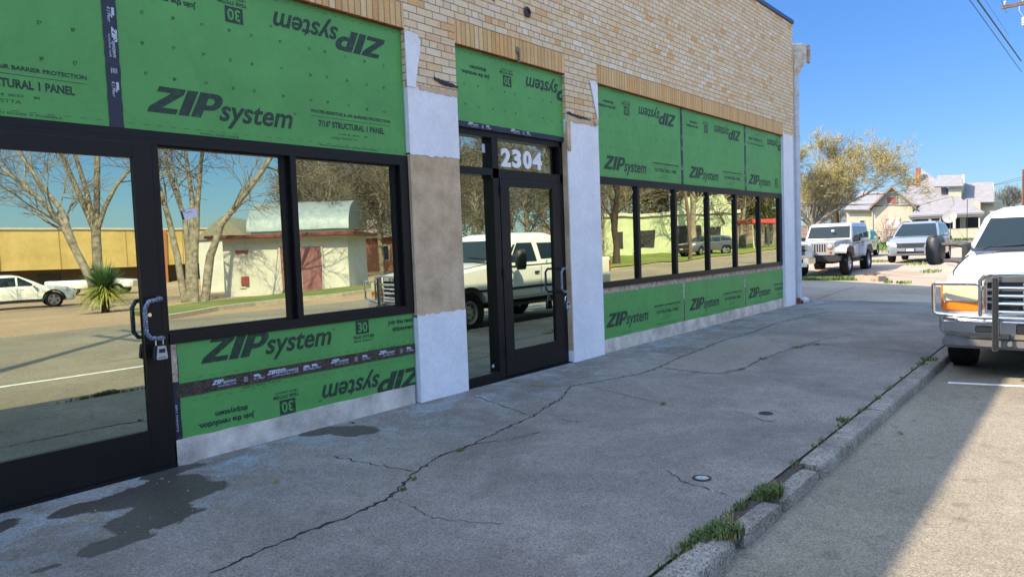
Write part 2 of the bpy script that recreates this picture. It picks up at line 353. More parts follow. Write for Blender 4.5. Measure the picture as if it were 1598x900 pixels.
# grassy corner island with kerb (seen in the windows)
isl=[(9.6,-14.6),(10.7,-15.3),(12.0,-16.2),(13.75,-16.9),(15.6,-17.1),(17.6,-17.1),(20.2,-17.9),(26,-16.5),(34,-15.0),(60,-14.9),(60,-22),(40,-24),(24,-21.5),(18,-21),(13,-19.6),(10,-17.5)]
mb=MB(); mb.prism([(x,y,-.2) for x,y in isl],(0,0,.16)); structure(mb.build('island_lawn',ground_mat('island_turf',[(.12,.155,.035),(.17,.20,.05),(.24,.24,.08)],.3,40,.95,.6)))
sheet('far_lawn',fr(27,80,26),[-27,-24,-21,-18,-15.2],lambda x,y:gz(x,y)+.03-(.2 if x<28 else 0),ground_mat('far_turf',[(.12,.17,.03),(.17,.22,.045),(.22,.25,.07)],.3,12,.95,.25))
kp=isl[:10]
mb=MB()
for a,b_ in zip(kp,kp[1:]):
    a=Vector((*a,0));b2=Vector((*b_,0)); d=(b2-a).normalized(); n=Vector((-d.y,d.x,0))*.09
    mb.prism([tuple(a-n+Vector((0,0,-.25))),tuple(b2-n+Vector((0,0,-.25))),tuple(b2+n+Vector((0,0,-.25))),tuple(a+n+Vector((0,0,-.25)))],(0,0,.235))
structure(mb.build('island_kerb',mat('pale_kerb',(.42,.36,.27),.9,0,.2,5,fine=.2)))

# street kerb in broken segments
kerb_breaks=[(-12,-6.1),(-6.07,-2.9),(-2.86,.2),(.24,2.2),(2.22,3.60),(3.72,4.30),(4.36,5.05),(5.10,7.0),(7.03,10.2),(10.23,13.4),(13.43,17.8)]
for i,(a,b_) in enumerate(kerb_breaks):
    mb=MB(); secs=[]; n=max(3,int((b_-a)*9))
    for k in range(n+1):
        x=a+(b_-a)*k/n; e=min(k,n-k); w=.006*(e==0); jz=random.uniform(-.002,.002)-(.006 if e==0 else 0); jy=random.uniform(-.003,.003)
        low=-.022 if 4.35<a<4.4 or 3.7<a<3.75 else 0
        y1=-3.675; y0=-3.835+jy
        pr=[(y1,-.25),(y1,-.036+jz+low),(y1-.03,-.028+jz+low),(y0+.035,-.030+jz+low),(y0+.016,-.036+jz+low),(y0+.006,-.050+jz),(y0+.004,-.085),(y0-.012,-.25)]
        secs.append([(x,yy-(w if yy>y1-.001 else -w),zz-w) for yy,zz in pr])
    q=len(secs[0]); mb.v=[p for s in secs for p in s]
    for s_ in range(n):
        for j in range(q): u=s_*q+j; v=s_*q+(j+1)%q; mb.f.append((u,v,v+q,u+q))
    mb.f.append(tuple(range(q))); mb.f.append(tuple(range(n*q,n*q+q)))
    structure(mb.build('kerb',m_kerb,smooth=True,ang=40))
sheet('soil',fr(-12,17.8,60),[-3.72,-3.64],lambda x,y:-.047,mat('joint_soil',(.06,.048,.035),.95,0,.4,20,.8,60))
# lot kerb edge after driveway cut
structure(MB().box(17.8,80,-3.8,-3.66,-.3,-.10).build('driveway_kerb',m_kerb))

# cracks: jagged dark ribbons on the slab
def crack(pts,w=.012,seed=0,z=.0035,name='sidewalk_crack',jit=.017,step=.032):
    rn=random.Random(seed); P=[Vector((x,y,0)) for x,y in pts]; path=[]
    for a,b2 in zip(P,P[1:]):
        n=max(2,int((b2-a).length/step)); d=(b2-a).normalized(); nn=Vector((-d.y,d.x,0))
        for k in range(n): path.append(a+(b2-a)*k/n+nn*rn.uniform(-jit,jit))
    path.append(P[-1]); mb=MB()
    L_=[];R_=[]
    for i,p in enumerate(path):
        d=(path[min(i+1,len(path)-1)]-path[max(0,i-1)]).normalized(); nn=Vector((-d.y,d.x,0)); ww=w*rn.choice((.4,.6,.8,1,1.2,1.9))*(0.2 if i in (0,len(path)-1) else 1)/2
        zz=.03*p.y/3.66+z if p.x<17.9 else max(gz(p.x)+.03,-.034)+z
        L_.append((*(p+nn*ww).to_2d(),zz)); R_.append((*(p-nn*ww).to_2d(),zz))
    k=len(L_); mb.v=L_+R_; mb.f=[(i,i+1,k+i+1,k+i) for i in range(k-1)]
    return structure(mb.build(name,m_crack)),path
CR={}
exec_cracks=[]
CR['main']=[(1.75, -1.91), (2.03, -1.87), (2.36, -1.86), (2.71, -1.87), (3.01, -1.82), (3.46, -1.58), (3.84, -1.46), (4.21, -1.46), (4.72, -1.37), (5.16, -1.31), (5.48, -1.21), (5.91, -1.1), (6.46, -0.84), (7.01, -0.99), (7.5, -1.13), (7.98, -1.11), (8.75, -1.01), (9.68, -0.95), (10.6, -0.86), (11.47, -0.92), (12.9, -0.84), (14.07, -0.92), (15.46, -1.12)]
CR['b1']=[(3.46, -1.58), (3.41, -1.31), (3.38, -0.95), (3.36, -0.78)]
CR['b2']=[(5.16, -1.32), (5.34, -0.86), (5.55, -0.26)]
CR['block']=[(7.98, -1.11), (7.94, -1.4), (7.89, -1.75), (7.99, -1.94), (8.37, -2.02), (9.14, -1.97), (10.07, -1.99), (10.7, -2.14), (10.68, -2.66), (10.6, -3.15), (10.44, -3.55)]
CR['b3']=[(10.44, -2.04), (11.37, -2.13), (12.19, -2.47)]
CR['b4']=[(14.07, -0.92), (14.66, -1.45), (15.41, -2.07), (15.57, -2.81)]
CR['long far']=[(16.24, -0.41), (17.72, -0.79), (17.41, -1.91), (17.03, -2.64)]
CR['lotcrk']=[(17.48, -0.04), (20.32, 0.18), (23.13, 0.31)]
CR['c5']=[(5.22, -1.55), (5.2, -1.81)]
CR['c6']=[(6.29, -2.74), (6.17, -2.96), (6.07, -3.1), (6.11, -3.17)]
CR['c7']=[(4.43, -3.01), (4.28, -3.19), (4.25, -3.3), (4.21, -3.42)]
CR['c8']=[(6.59, -0.84), (6.45, -1.41), (6.21, -2.05)]
CR['c9']=[(4.21, -3.47), (4.17, -3.57)]
for i,(k,p) in enumerate(CR.items()): crack(p,{'main':.015,'block':.013,'b3':.014,'b4':.014,'long far':.02,'lotcrk':.02}.get(k,.007),i)
crack([(4.21,-1.46),(4.45,-1.62),(4.8,-1.70)],.006,50)
crack([(3.01,-1.82),(2.9,-2.3),(3.05,-2.7)],.005,51)
crack([(6.46,-.84),(6.3,-.5),(6.4,-.05)],.006,52)
crack([(30,1.2),(27.5,-.6),(25,-3.2)],.03,40)
crack([(34,-.5),(29,-2.2),(24,-3.0)],.03,41)
crack([(42,3.5),(36,-1.8)],.04,42)
crack([(19,1.5),(20.5,-.5),(21.5,-3.4)],.022,43)


# ------------------------------------------------------------------ building
B=empty('brick_storefront',(0,0,0),0,'long buff brick storefront with green sheathing panels and black framed windows','building')
def part(mb,name,m,p=B,**k): return mb.build(name,m,p,**k)
WT=6.17
# brick masses (front plane y=0)
mb=MB()
def bw(x0,x1,z0,z1,y0=0,y1=.28): mb.box(x0,x1,y0,y1,z0,z1)
mb.prism([(-14,0,3.93),(16.72,0,3.93),(26,12.2,3.93),(-14,12.2,3.93)],(0,0,WT-3.93))
for a,b_ in ((-14,-.9),(5.04,5.76),(7.79,8.54),(16.0,16.72)): mb.box(a,b_,0,.3,3.68,3.93)
part(mb,'brick_wall',m_brick)
for a,b_,z in ((-14,5.04,3.69),(5.76,7.79,3.69),(8.54,16.0,3.69)):
    part(MB().box(a,b_,.0,.3,z,3.928),'brick_lintel',m_sold)
    part(MB().box(a,b_,.012,.3,z-.012,z-.001),'steel_angle',m_rust)
part(MB().box(5.04,5.76,.002,.3,3.128,3.679),'brick_pier',m_brick); part(MB().box(7.79,8.54,.002,.3,3.128,3.679),'brick_pier',m_brick)
part(MB().prism([(-14.03,-.03,WT),(16.75,-.03,WT),(26.05,12.25,WT),(-14.03,12.25,WT)],(0,0,.085)),'coping',m_coping,bev=.006)
# solid body behind the front
part(MB().prism([(-14,.3,-.1),(16.88,.3,-.1),(25.95,12.15,-.1),(-14,12.15,-.1)],(0,0,4.02)),'building_core',mat('core_wall',(.3,.28,.25),.9))
# pilasters
def ragged(x0,x1,z0,z1,y0,y1,seed,top=True,bot=False,amp=.012,n=16):
    rn=random.Random(seed); a=[(x0+(x1-x0)*k/n,y0,z0+(rn.uniform(-amp,amp) if bot and 0<k<n else 0)) for k in range(n+1)]
    c=[(x1-(x1-x0)*k/n,y0,z1+(rn.uniform(-amp,amp) if top and 0<k<n else 0)) for k in range(n+1)]
    return MB().prism(a+c,(0,y1-y0,0))
part(ragged(5.045,5.755,-.1,.875,-.004,.3,1),'painted_pier',m_white)
part(ragged(5.045,5.755,.86,2.49,.002,.3,2,top=False),'stucco_patch',m_stucco)
part(ragged(5.045,5.757,2.475,3.14,-.004,.3,3,bot=True),'painted_pier',m_white)
# white plaster smear above
part(MB().prism([(5.035,-.003,3.13),(5.03,-.003,3.64),(5.07,-.003,3.675),(5.20,-.003,3.655),(5.245,-.003,3.61),(5.235,-.003,3.5),(5.18,-.003,3.3),(5.155,-.003,3.13)],(0,-.010,0)),'plaster_smear',m_white,bev=.004)
part(ragged(7.795,8.545,-.1,3.125,-.004,.3,4),'painted_pier',m_white)
part(MB().prism([(8.545,-.003,3.14),(8.52,-.003,3.2),(8.36,-.003,3.68),(8.47,-.003,3.70),(8.548,-.003,3.67)],(0,-.010,0)),'plaster_smear',m_white,bev=.003)
part(ragged(7.785,7.794,.15,2.95,.004,.3,5,n=3,amp=.02),'stucco_reveal',m_stucco)
part(MB().box(7.785,7.794,.002,.3,-.1,.15),'painted_reveal',m_white)
part(ragged(16.0,16.62,-.1,3.72,-.006,.3,6),'painted_pier',m_white)
part(MB().box(16.62,16.73,-.002,.3,-.1,3.70),'corner_trim',m_pipe)
# tar smears and broken mortar at brick bottom of piers
def smear(x0,x1,z,h,seed):
    rn=random.Random(seed); n=40
    a=[(x0+(x1-x0)*k/n,-.004,z-h*(.12+.5*math.sin(math.pi*min(1,k/n*1.1))*rn.uniform(.3,1))-(.04*k/n)) for k in range(n+1)]; c=[(x1-(x1-x0)*k/n,-.004,z+h*rn.uniform(.1,.45)-(.04*(n-k)/n)) for k in range(n+1)]
    part(MB().prism(a+c,(0,-.008,0)),'tar_smear',mat('tar',(.014,.013,.013),.6,0,.3,20,1,60))
smear(5.42,5.77,3.26,.055,3); smear(7.80,8.35,3.20,.05,4)
part(ragged(5.2,5.76,3.12,3.17,-.010,.002,11,bot=True,amp=.01),'mortar_edge',m_stucco)
part(ragged(7.80,8.5,3.10,3.16,-.012,.002,12,bot=True,amp=.012),'mortar_edge',m_stucco)
part(MB().lathe((8.46,-.03,3.15),(0,1,0),[(0,-.02),(.03,-.015),(.045,0),(.04,.04)],12),'mortar_lump',m_stucco,smooth=True)
part(ragged(7.78,7.86,2.74,3.09,-.016,.01,15,bot=True,amp=.03,n=7),'mortar_edge',m_stucco)
# old fixing hole with dark pipe stub
hb=part(MB().lathe((7.03,-.0,4.28),(0,-1,0),[(.0,.004),(.055,.004),(.065,.018),(.05,.03),(.035,.03),(.03,.008),(0,.008)],14),'pipe_stub',mat('stub',(.05,.035,.03),.7,0,.5,30,1),smooth=True)
part(MB().lathe((6.42,0,4.29),(0,-1,0),[(0,.004),(.02,.004),(.02,.012),(0,.012)],8),'fixing_hole',m_crack)
part(MB().lathe((6.83,0,3.80),(0,-1,0),[(0,.02),(.035,.018),(.045,.004),(.045,0)],10).box(6.82,6.84,-.03,0,3.66,3.78),'cable_anchor',mat('anchor',(.22,.17,.12),.8,.1,.3,20,.5),smooth=True)
# masonry base curb below sheathing
part(ragged(2.56,5.0,-.1,.185,.035,.3,21,amp=.005),'base_curb',m_base)
part(ragged(8.545,16.0,-.1,.185,.035,.3,22,amp=.005,n=40),'base_curb',m_base)
part(MB().box(8.55,16.02,.075,.3,.82,.905),'wood_plate',m_wood)
# sheathing panels and print
def sheathing(x0,x1,z0,z1,y,prints,seed=0,m=m_green):
    random.seed(seed)
    o=part(MB().box(x0,x1,y,y+.012,z0,z1),'sheathing_panel',m)
    cl=(x0+.004,x1-.004,z0+.003,z1-.003)
    for kind,X,Z,rot in prints:
        T=(lambda u,v,X=X,Z=Z:(X-u,Z-v)) if rot else (lambda u,v,X=X,Z=Z:(X+u,Z+v))
        k=Ink(y-.0015,T)
        if kind=='nails': k.nails(); k.mb.build('fastener_marks',m_ink,o,clip=cl); continue
        k.logo(); k.mb.build('printed_logo',m_ink,o,clip=cl); k=Ink(y-.0015,T); getattr(k,kind)(); k.mb.build('printed_text',m_ink,o,clip=cl)
    # reversed-out 30
    k=None
    for kind,X,Z,rot in prints:
        if kind=='row2':
            T=(lambda u,v,X=X,Z=Z:(X-u,Z-v)) if rot else (lambda u,v,X=X,Z=Z:(X+u,Z+v))
            k=Ink(y-.003,T); k.text('30',1.69,1.80,.205,.085,0,.02)
            if x0<min(a[0] for a in k.mb.v) and x1>max(a[0] for a in k.mb.v): k.mb.build('reversed_number',m,o,clip=(x0,x1,z0+.003,z1-.003))
    return o
ZU=2.46; ZT=3.685
sheathing(-.36,2.30,ZU,ZT,.05,[('row1',-.36,ZU,0),('row2',2.28,3.68,1),('nails',-.36,ZU,0)],1)
sheathing(2.30,5.035,ZU,ZT,.05,[('row1',2.355,ZU,0),('row2',4.995,3.68,1),('nails',2.355,ZU,0)],2)
sheathing(5.80,7.84,2.86,ZT,.05,[('row2',8.42,3.68,1),('nails',5.77,ZU,0)],3)
sheathing(8.56,11.19,2.44,ZT,.05,[('row1',8.575,2.415,0),('row2',11.16,3.67,1),('nails',8.55,ZU,0)],4)
sheathing(11.19,13.95,2.44,ZT,.05,[('row1',11.27,2.43,0),('row2',13.90,3.68,1),('nails',11.22,ZU,0)],5)
sheathing(13.95,16.09,2.44,ZT,.05,[('row2',13.94,2.44,0),('row1',16.556,3.68,1),('nails',13.95,ZU,0)],6)
sheathing(2.62,5.03,.60,.925,.05,[('row2',2.64,.587,0)],7)
sheathing(2.62,5.03,.185,.50,.05,[('row2',5.285,.50,1)],8)
sheathing(8.56,11.12,.185,.82,.05,[('row1',8.52,.208,0),('nails',8.55,.12,0)],9)
sheathing(11.16,13.80,.185,.82,.05,[('row1',11.18,.203,0),('nails',11.2,.12,0)],10)
sheathing(13.84,16.02,.185,.82,.05,[('row1',13.83,.20,0),('nails',13.9,.12,0)],11)
for a in (11.115,13.795): q_=part(MB().box(a,a+.05,.047,.1,.185,.825),'bare_seam',m_wood); MB().box(a+.012,a+.038,.0455,.0468,.19,.56).build('tar_line',m_crack,q_)
# tapes
def tape(x0,x1,z0,z1,y,m,seed,vert,name='flashing_tape'):
    rn=random.Random(seed); n=24; a=[];c=[]
    for k in range(n+1):
        t=k/n; j=rn.uniform(-.003,.003)
        if vert: a.append((x0+j,y,z0+(z1-z0)*t)); c.append((x1+rn.uniform(-.003,.003),y,z0+(z1-z0)*t))
        else: a.append((x0+(x1-x0)*t,y,z0+j)); c.append((x0+(x1-x0)*t,y,z1+rn.uniform(-.004,.004)))
    return part(MB().prism(a+c[::-1],(0,-.0015,0)),name,m)
def tape_print(o,x,z,y,vert,s=1.0):
    T=(lambda u,v:(x+v*s,z-u*s)) if vert else (lambda u,v:(x+u*s,z+v*s))
    k=Ink(y,T); k.zip(.0,.018,.10,.034); k.text('system',.092,.20,.018,.026,.28,.01); k.text('FLASHING TAPE',.05,.20,-.004,.012,0,.0)
    k.text('E | Placr',.36,.46,.0,.018,.2,.01); k.rect(.36,.41,.026,.043); k.rect(.39,.425,.022,.030)
    for j in range(4): k.rect(.27,.305-.004*(j%2),.0+.011*j,.004+.011*j)
    k.mb.build('tape_lettering',m_tapeink,o)
t=tape(2.257,2.352,ZU,ZT,.046,m_tape,1,True); tape_print(t,2.29,3.15,.0435,True,1.05); tape_print(t,2.29,3.66,.0435,True,1.05)
tape(11.155,11.225,2.44,ZT,.046,m_tape,2,True); tape(13.915,13.985,2.44,ZT,.046,m_tape,3,True)
for a in (11.19,13.95):
    rn=random.Random(int(a)); k=Ink(.0435,lambda u,v:(u,v))
    for j in range(9): q=rn.uniform(2.5,3.6); k.rect(a-.012+rn.uniform(-.02,.02),a-.002+rn.uniform(-.01,.01),q,q+rn.uniform(.03,.09))
    k.mb.build('tape_scuff',m_tapeink,B)
t=tape(2.60,5.03,.50,.60,.044,m_tape2,4,False)
for j in range(5): tape_print(t,2.62+.0+j*.56-.3 if j else 2.9,.53,.0415,False,1.0) if j else None
tape_print(t,2.50+.86,.53,.0415,False,1.0)
t=tape(2.555,2.625,.19,.93,.046,m_tape,5,True); k=Ink(.0435,lambda u,v:(2.60-v,.25+u)); k.text('FLASHING TAPE',0,.2,0,.014); k.mb.build('tape_lettering',m_tapeink,t)
part(MB().box(2.57,2.62,.044,.0455,.62,.90),'bare_wood_patch',m_wood)
t=tape(5.80,7.84,2.835,2.895,.044,m_tape,6,False); tape_print(t,5.96,2.85,.0415,False,.85); tape_print(t,6.7,2.85,.0415,False,.85)

# ---- storefront frames
GY=.115
def frame_piece(mb,x0,x1,z0,z1,y0=.035,y1=.17): mb.box(x0,x1,y0,y1,z0,z1)
def pane(x0,x1,z0,z1,parent,m=m_glass,y=GY): return MB().box(x0,x1,y,y+.012,z0,z1).build('glass_pane',m,parent)
# left bay
mb=MB()
frame_piece(mb,-1.2,5.04,2.365,2.46)                 # head
frame_piece(mb,2.56,5.04,.905,.985)                  # sill
frame_piece(mb,2.485,2.575,.0,2.365)                 # post beside door
frame_piece(mb,3.685,3.745,.985,2.365)               # mullion
frame_piece(mb,4.93,5.04,.985,2.365)                 # end post
F1=part(mb,'window_frame',m_frame,bev=.003)
for a,b_ in ((2.575,3.685),(3.745,4.93)):
    pane(a,b_,.985,2.365,F1)
    mb=MB(); 
    for g_ in ((a,b_,.985,1.0),(a,b_,2.35,2.365),(a,a+.015,1.0,2.35),(b_-.045,b_,1.0,2.35)): mb.box(g_[0],g_[1],.085,.114,g_[2],g_[3])
    mb.build('glazing_bead',m_frame,F1)
part(MB().box(-1.2,5.04,.0335,.0345,2.405,2.409).box(2.527,2.531,.0335,.0345,.0,2.36),'frame_joint',m_seam)
# left door
def door(x0,x1,z1,sw,gz0,gz1,hx,hz0,hz1,hinge=None,seed=0,rail=.03):
    mb=MB(); mb.box(x0,x0+sw[0],.03,.075,.02,z1).box(x1-sw[1],x1,.03,.075,.02,z1).box(x0+sw[0],x1-sw[1],.03,.075,.02,gz0).box(x0+sw[0],x1-sw[1],.03,.075,gz1,z1)
    D=part(mb,'door',m_frame,bev=.003)
    MB().box(x0+sw[0],x1-sw[1],.055,.063,gz0,gz1).build('glass_pane',m_glass,D)
    # pull handle bar
    y=-.045; P=[(hx+.10,.03,hz1),(hx+.095,y+.02,hz1),(hx+.07,y,hz1-.004),(hx,y,hz1-.012),(hx-.03,y,hz1-.06),(hx-.03,y,(hz0+hz1)/2),(hx-.03,y,hz0+.05),(hx,y,hz0+.01),(hx+.07,y,hz0),(hx+.095,y+.02,hz0),(hx+.10,.03,hz0)]
    MB().tube(P,.016,10).build('handle',handle_m,D,smooth=True)
    MB().tube([(hx+.03,.03,(hz0+hz1)/2+.03),(hx+.03,.015,(hz0+hz1)/2+.03)],.014,14).build('lock_cylinder',mat('chrome',(.75,.75,.76),.12,1,.02),D,smooth=True)
    return D
handle_m=bpy.data.materials.new('wrapped_handle'); nt,N,L=nodes(handle_m); b=N['Principled BSDF']; b.inputs['Roughness'].default_value=.45
g=N.new('ShaderNodeTexCoord'); v=N.new('ShaderNodeTexVoronoi'); v.feature='DISTANCE_TO_EDGE'; v.inputs['Scale'].default_value=75; L.new(g.outputs['Object'],v.inputs['Vector'])
L.new(ramp(N,L,v.outputs['Distance'],[(.02,(.45,.5,.6)),(.10,(.03,.045,.08))]),b.inputs['Base Color'])
D1=door(1.30,2.515,2.365,(.13,.125),.305,2.255,2.40,.965,1.250)
MB().box(1.30,2.515,.028,.03,.01,.02).build('threshold_gap',m_seam,D1)
part(MB().box(1.15,2.56,.0,.17,-.02,.022),'threshold',m_frame,bev=.004)
# centre bay
mb=MB()
frame_piece(mb,5.80,7.785,2.765,2.86,.075,.2); frame_piece(mb,5.80,6.36,2.34,2.42,.075,.2); frame_piece(mb,6.36,7.785,2.31,2.42,.075,.2)
frame_piece(mb,5.77,5.835,-.02,2.765,.075,.2); frame_piece(mb,6.385,6.495,-.02,2.765,.075,.2); frame_piece(mb,7.72,7.785,-.02,2.86,.075,.2); frame_piece(mb,5.83,6.385,-.02,.10,.075,.2)
F2=part(mb,'window_frame',m_frame,bev=.003)
GY2=.15
pane(5.835,6.385,.10,2.34,F2,y=GY2); pane(5.835,6.385,2.42,2.765,F2,y=GY2); TP=pane(6.495,7.66,2.42,2.765,F2,y=GY2)
mb=MB().box(6.535,7.66,.075,.125,.02,2.30)
D2=None
def door2():
    mb=MB(); mb.box(6.50,6.665,.07,.12,.02,2.305).box(7.525,7.715,.07,.12,.02,2.305).box(6.665,7.525,.07,.12,.02,.315).box(6.665,7.525,.07,.12,2.225,2.305)
    D=part(mb,'door',m_frame,bev=.003); MB().box(6.665,7.525,.095,.103,.315,2.225).build('glass_pane',m_glass,D)
    hx=7.53; z0,z1=.93,1.225; y=-.03
    MB().tube([(hx+.15,.07,z1),(hx+.13,y+.02,z1),(hx+.04,y,z1),(hx,y,z1-.04),(hx,y,z0+.04),(hx+.05,y,z0),(hx+.13,y+.02,z0),(hx+.15,.07,z0)],.015,10).build('handle',handle_m,D,smooth=True)
    for z in (.26,1.16,2.12): MB().box(6.49,6.53,.058,.072,z,z+.12).build('hinge',m_seam,D,bev=.003)
    return D
D2=door2()
part(MB().box(5.75,7.79,.02,.17,-.03,.012),'threshold',m_frame,bev=.004)
# numbers on the transom
k=Ink(.147,lambda u,v:(u,v)); 
for ch,a,b_ in (('2',6.62,6.80),('3',6.83,7.0),('0',7.04,7.21),('4',7.23,7.42)): k.text(ch,a,b_,2.475,.195,0,.045)
mbn=MB()
for f_ in k.mb.f: mbn.prism([k.mb.v[i] for i in f_],(0,-.012,0))
mbn.build('house_number',mat('number_white',(.8,.8,.82),.5,0,.03),TP)
# right bay
mb=MB()
frame_piece(mb,8.555,16.03,2.345,2.445,.045,.17); frame_piece(mb,8.555,16.03,.905,.985,.045,.17)
MUL=[(8.553,8.58),(9.635,9.75),(10.865,10.98),(12.145,12.26),(13.395,13.51),(14.635,14.75),(15.86,16.03)]
PN=[]
for i,(a,b_) in enumerate(MUL): frame_piece(mb,a+(.02 if 0<i<6 else 0),b_-(.02 if 0<i<6 else 0),.985,2.345,.045,.17)
F3=part(mb,'window_frame',m_frame,bev=.003)
for i in range(6):
    pane(MUL[i][1]-.02,MUL[i+1][0]+.02,.985,2.345,F3,m_glass2,y=.088)
    if 0<i: MB().box(MUL[i][0]-.06,MUL[i][0]-.04,.083,.0875,2.25,2.28).build('glazing_sticker',m_tapeink,F3)
# stickers / labels inside glass corners
def sticker(x,z,w,h,y,par,m=m_tapeink): return MB().box(x,x+w,y-.003,y-.001,z,z+h).build('glazing_sticker',m,par)
sticker(2.60,2.315,.045,.02,GY,F1); sticker(2.715,2.30,.03,.04,GY,F1); sticker(3.755,2.31,.02,.03,GY,F1); sticker(5.95,2.66,.04,.05,GY2,F2); sticker(6.30,2.60,.05,.10,.15,F2); sticker(6.33,.145,.035,.035,GY2,F2)
# downpipe on the corner
PX,PY=16.89,.02
dp=MB().tube([(PX,PY,3.74),(PX,PY,5.12)],.088,20).build('downpipe',m_pipeg,B,smooth=True)
lp=MB().tube([(PX,PY,.22),(PX,PY,3.745)],.094,20).tube([(PX,PY,.28),(PX,PY,.16),(PX+.03,PY-.02,.08),(PX+.10,PY-.05,.045),(PX+.22,PY-.09,.04),(PX+.26,PY-.10,.04)],[.094,.094,.094,.09,.085,.085],16,False).build('painted_pipe',m_pipe,dp,smooth=True)
for z in (3.74,4.66,2.0,.9,.42): MB().lathe((PX,PY,z),(0,0,1),[(.094,-.02),(.102,-.02),(.102,.02),(.094,.02)],20).build('pipe_strap',m_pipeg if z>3.8 else m_pipe,dp,smooth=True)
mb=MB(); n=8
def ringp(rx,ry,z,ox=0): return [(PX+ox+rx*math.cos(R(22.5+45*i)),PY+.02+ry*math.sin(R(22.5+45*i)),z) for i in range(8)]
rg=[ringp(.09,.09,5.08),ringp(.11,.11,5.10),ringp(.20,.22,5.34,.05),ringp(.24,.26,5.42,.06),ringp(.24,.26,5.70,.06),ringp(.255,.27,5.71,.06),ringp(.21,.23,5.76,.06)]
for r_ in rg: mb.v+=r_
for i in range(len(rg)-1):
    for j in range(8): a=i*8+j; b_=i*8+(j+1)%8; mb.f.append((a,b_,b_+8,a+8))
mb.f.append(tuple(range(8))); mb.f.append(tuple(range(len(rg)*8-8,len(rg)*8)))
hp=mb.build('hopper_head',m_hop,dp,bev=.004)
MB().box(PX+.24,PX+.32,PY-.14,PY-.08,5.40,5.76).box(PX+.20,PX+.30,PY-.26,PY-.20,5.36,5.75).box(PX+.16,PX+.25,PY-.02,PY+.02,5.25,5.5).build('rusty_flange',mat('rusty_tin',(.33,.18,.11),.85,.1,.3,14,.5,c2=(.45,.36,.28)),hp,bev=.004)
part(MB().box(16.72,16.82,-.07,.0,-.05,.13).box(16.84,16.87,-.11,-.07,-.05,.08),'rusty_bracket',m_rust,bev=.01)

# paper notice on the glass
n_=empty('paper_notice',(2.82,.10,1.87),0,'small white paper card stuck tilted on the window pane beside the door','notice')
mb=MB(); a=R(14); 
def rp(u,v,y=0): return (u*math.cos(a)-v*math.sin(a),y,u*math.sin(a)+v*math.cos(a))
mb.prism([rp(-.055,-.035),rp(.055,-.035),rp(.055,.035),rp(-.055,.035)],(0,-.004,0)); mb.build('card',mat('paper',(.68,.66,.72),.7,0,.04),n_)
MB().poly([rp(-.035,.012,-.006),rp(.02,.012,-.006),rp(.02,.016,-.006),rp(-.035,.016,-.006)]).build('red_line',mat('red_print',(.5,.15,.08),.7),n_)
MB().poly([rp(-.05,.022,-.006),rp(-.035,.022,-.006),rp(-.035,.034,-.006),rp(-.05,.034,-.006)]).build('blue_mark',mat('blue_print',(.1,.3,.6),.7),n_)
# key lock boxes hanging on the handles
def lockbox(x,y,z,s,label):
    o=empty('key_lockbox',(x,y,z),0,label,'lockbox','lockboxes hanging on the door handles')
    mb=MB(); p=[(-.045,-.055),(.045,-.055),(.048,-.03),(.038,.045),(.03,.055),(-.03,.055),(-.038,.045),(-.048,-.03)]
    mb.prism([(a*s,0,b*s) for a,b in p],(0,-.045*s,0)); mb.build('body',m_black,o,bev=.004)
    mb=MB(); q=[(-.038,-.048),(.038,-.048),(.04,-.03),(.03,.048),(-.03,.048),(-.04,-.03)]
    mb.prism([(a*s,-.0455*s,b*s) for a,b in q],(0,-.008*s,0)); mb.build('face_plate',mat('silver_plastic',(.42,.43,.46),.35,.3,.05),o,bev=.003)
    MB().box(-.022*s,.022*s,-.056*s,-.053*s,0,.028*s).build('dial_window',m_black,o)
    k=Ink(-.0545*s,lambda u,v:(u*s,v*s)); k.text('MASTER',-.026,.026,-.038,.010,0,.02); k.mb.build('printed_lettering',m_black,o)
    MB().tube([(-.025*s,-.02*s,.05*s),(-.025*s,-.02*s,.09*s),(-.012*s,-.02*s,.108*s),(.012*s,-.02*s,.108*s),(.025*s,-.02*s,.09*s),(.025*s,-.02*s,.05*s)],.005,8).build('shackle',mat('chrome',(.75,.75,.76),.12,1,.02),o,smooth=True)
lockbox(2.455,-.030,.868,1.0,'grey faced key lockbox hanging under the handle of the nearest glass door')
lockbox(7.60,-.020,.765,1.0,'grey faced key lockbox hanging on the door numbered 2304')
HPOS=(79.379,13.170,0.566)
DISH=(71.910,9.854,2.601)
TREE0=(59.33,12.15)
T2=(67.925,17.969,0.500)
POLE2=(116.22,2.44,.4)
WIRES=[((-0.500,-2.187,7.200),(33.000,-3.040,7.200),0.011,'thin black overhead wire, lowest of the street wires at top right'),
((-0.500,-1.998,7.600),(33.000,-3.023,7.600),0.022,'thick twisted overhead cable at top right'),
((-0.500,-1.704,8.600),(33.000,-2.645,8.600),0.005,'very thin pale overhead wire just above the thick cable'),
((-0.500,-2.641,9.400),(33.000,-2.589,9.400),0.007,'thin overhead wire running to the pole crossarm, rightmost of the four'),
((51.238,11.153,3.719),(72.430,7.210,3.700),0.02,'pale service wire running low to the cream house gable'),
((51.223,11.152,3.500),(72.101,7.651,4.057),0.02,'pale service wire crossing in front of the bare branches'),
((72.360,7.298,3.704),(110.366,2.023,7.719),0.02,'dark wire from the cream house porch up to the far pole'),
((93.722,6.512,5.602),(116.474,2.427,7.730),0.02,'upper dark wire past the cream house dormer')]
GREENS=[(73.9, -30.3, 1.15), (77.5, -29.0, 1.15), (77.2, -26.2, 1.15), (74.4, -23.3, 1.15), (73.4, -21.3, 1.15), (78.3, -21.7, 1.15), (87.6, -29.3, 1.15), (91.6, -27.5, 1.15), (80.3, -35.1, 1.15), (75.4, -34.9, 1.15)]
SUN_E=3.6; SKY_S=.15; EXPO=1.5
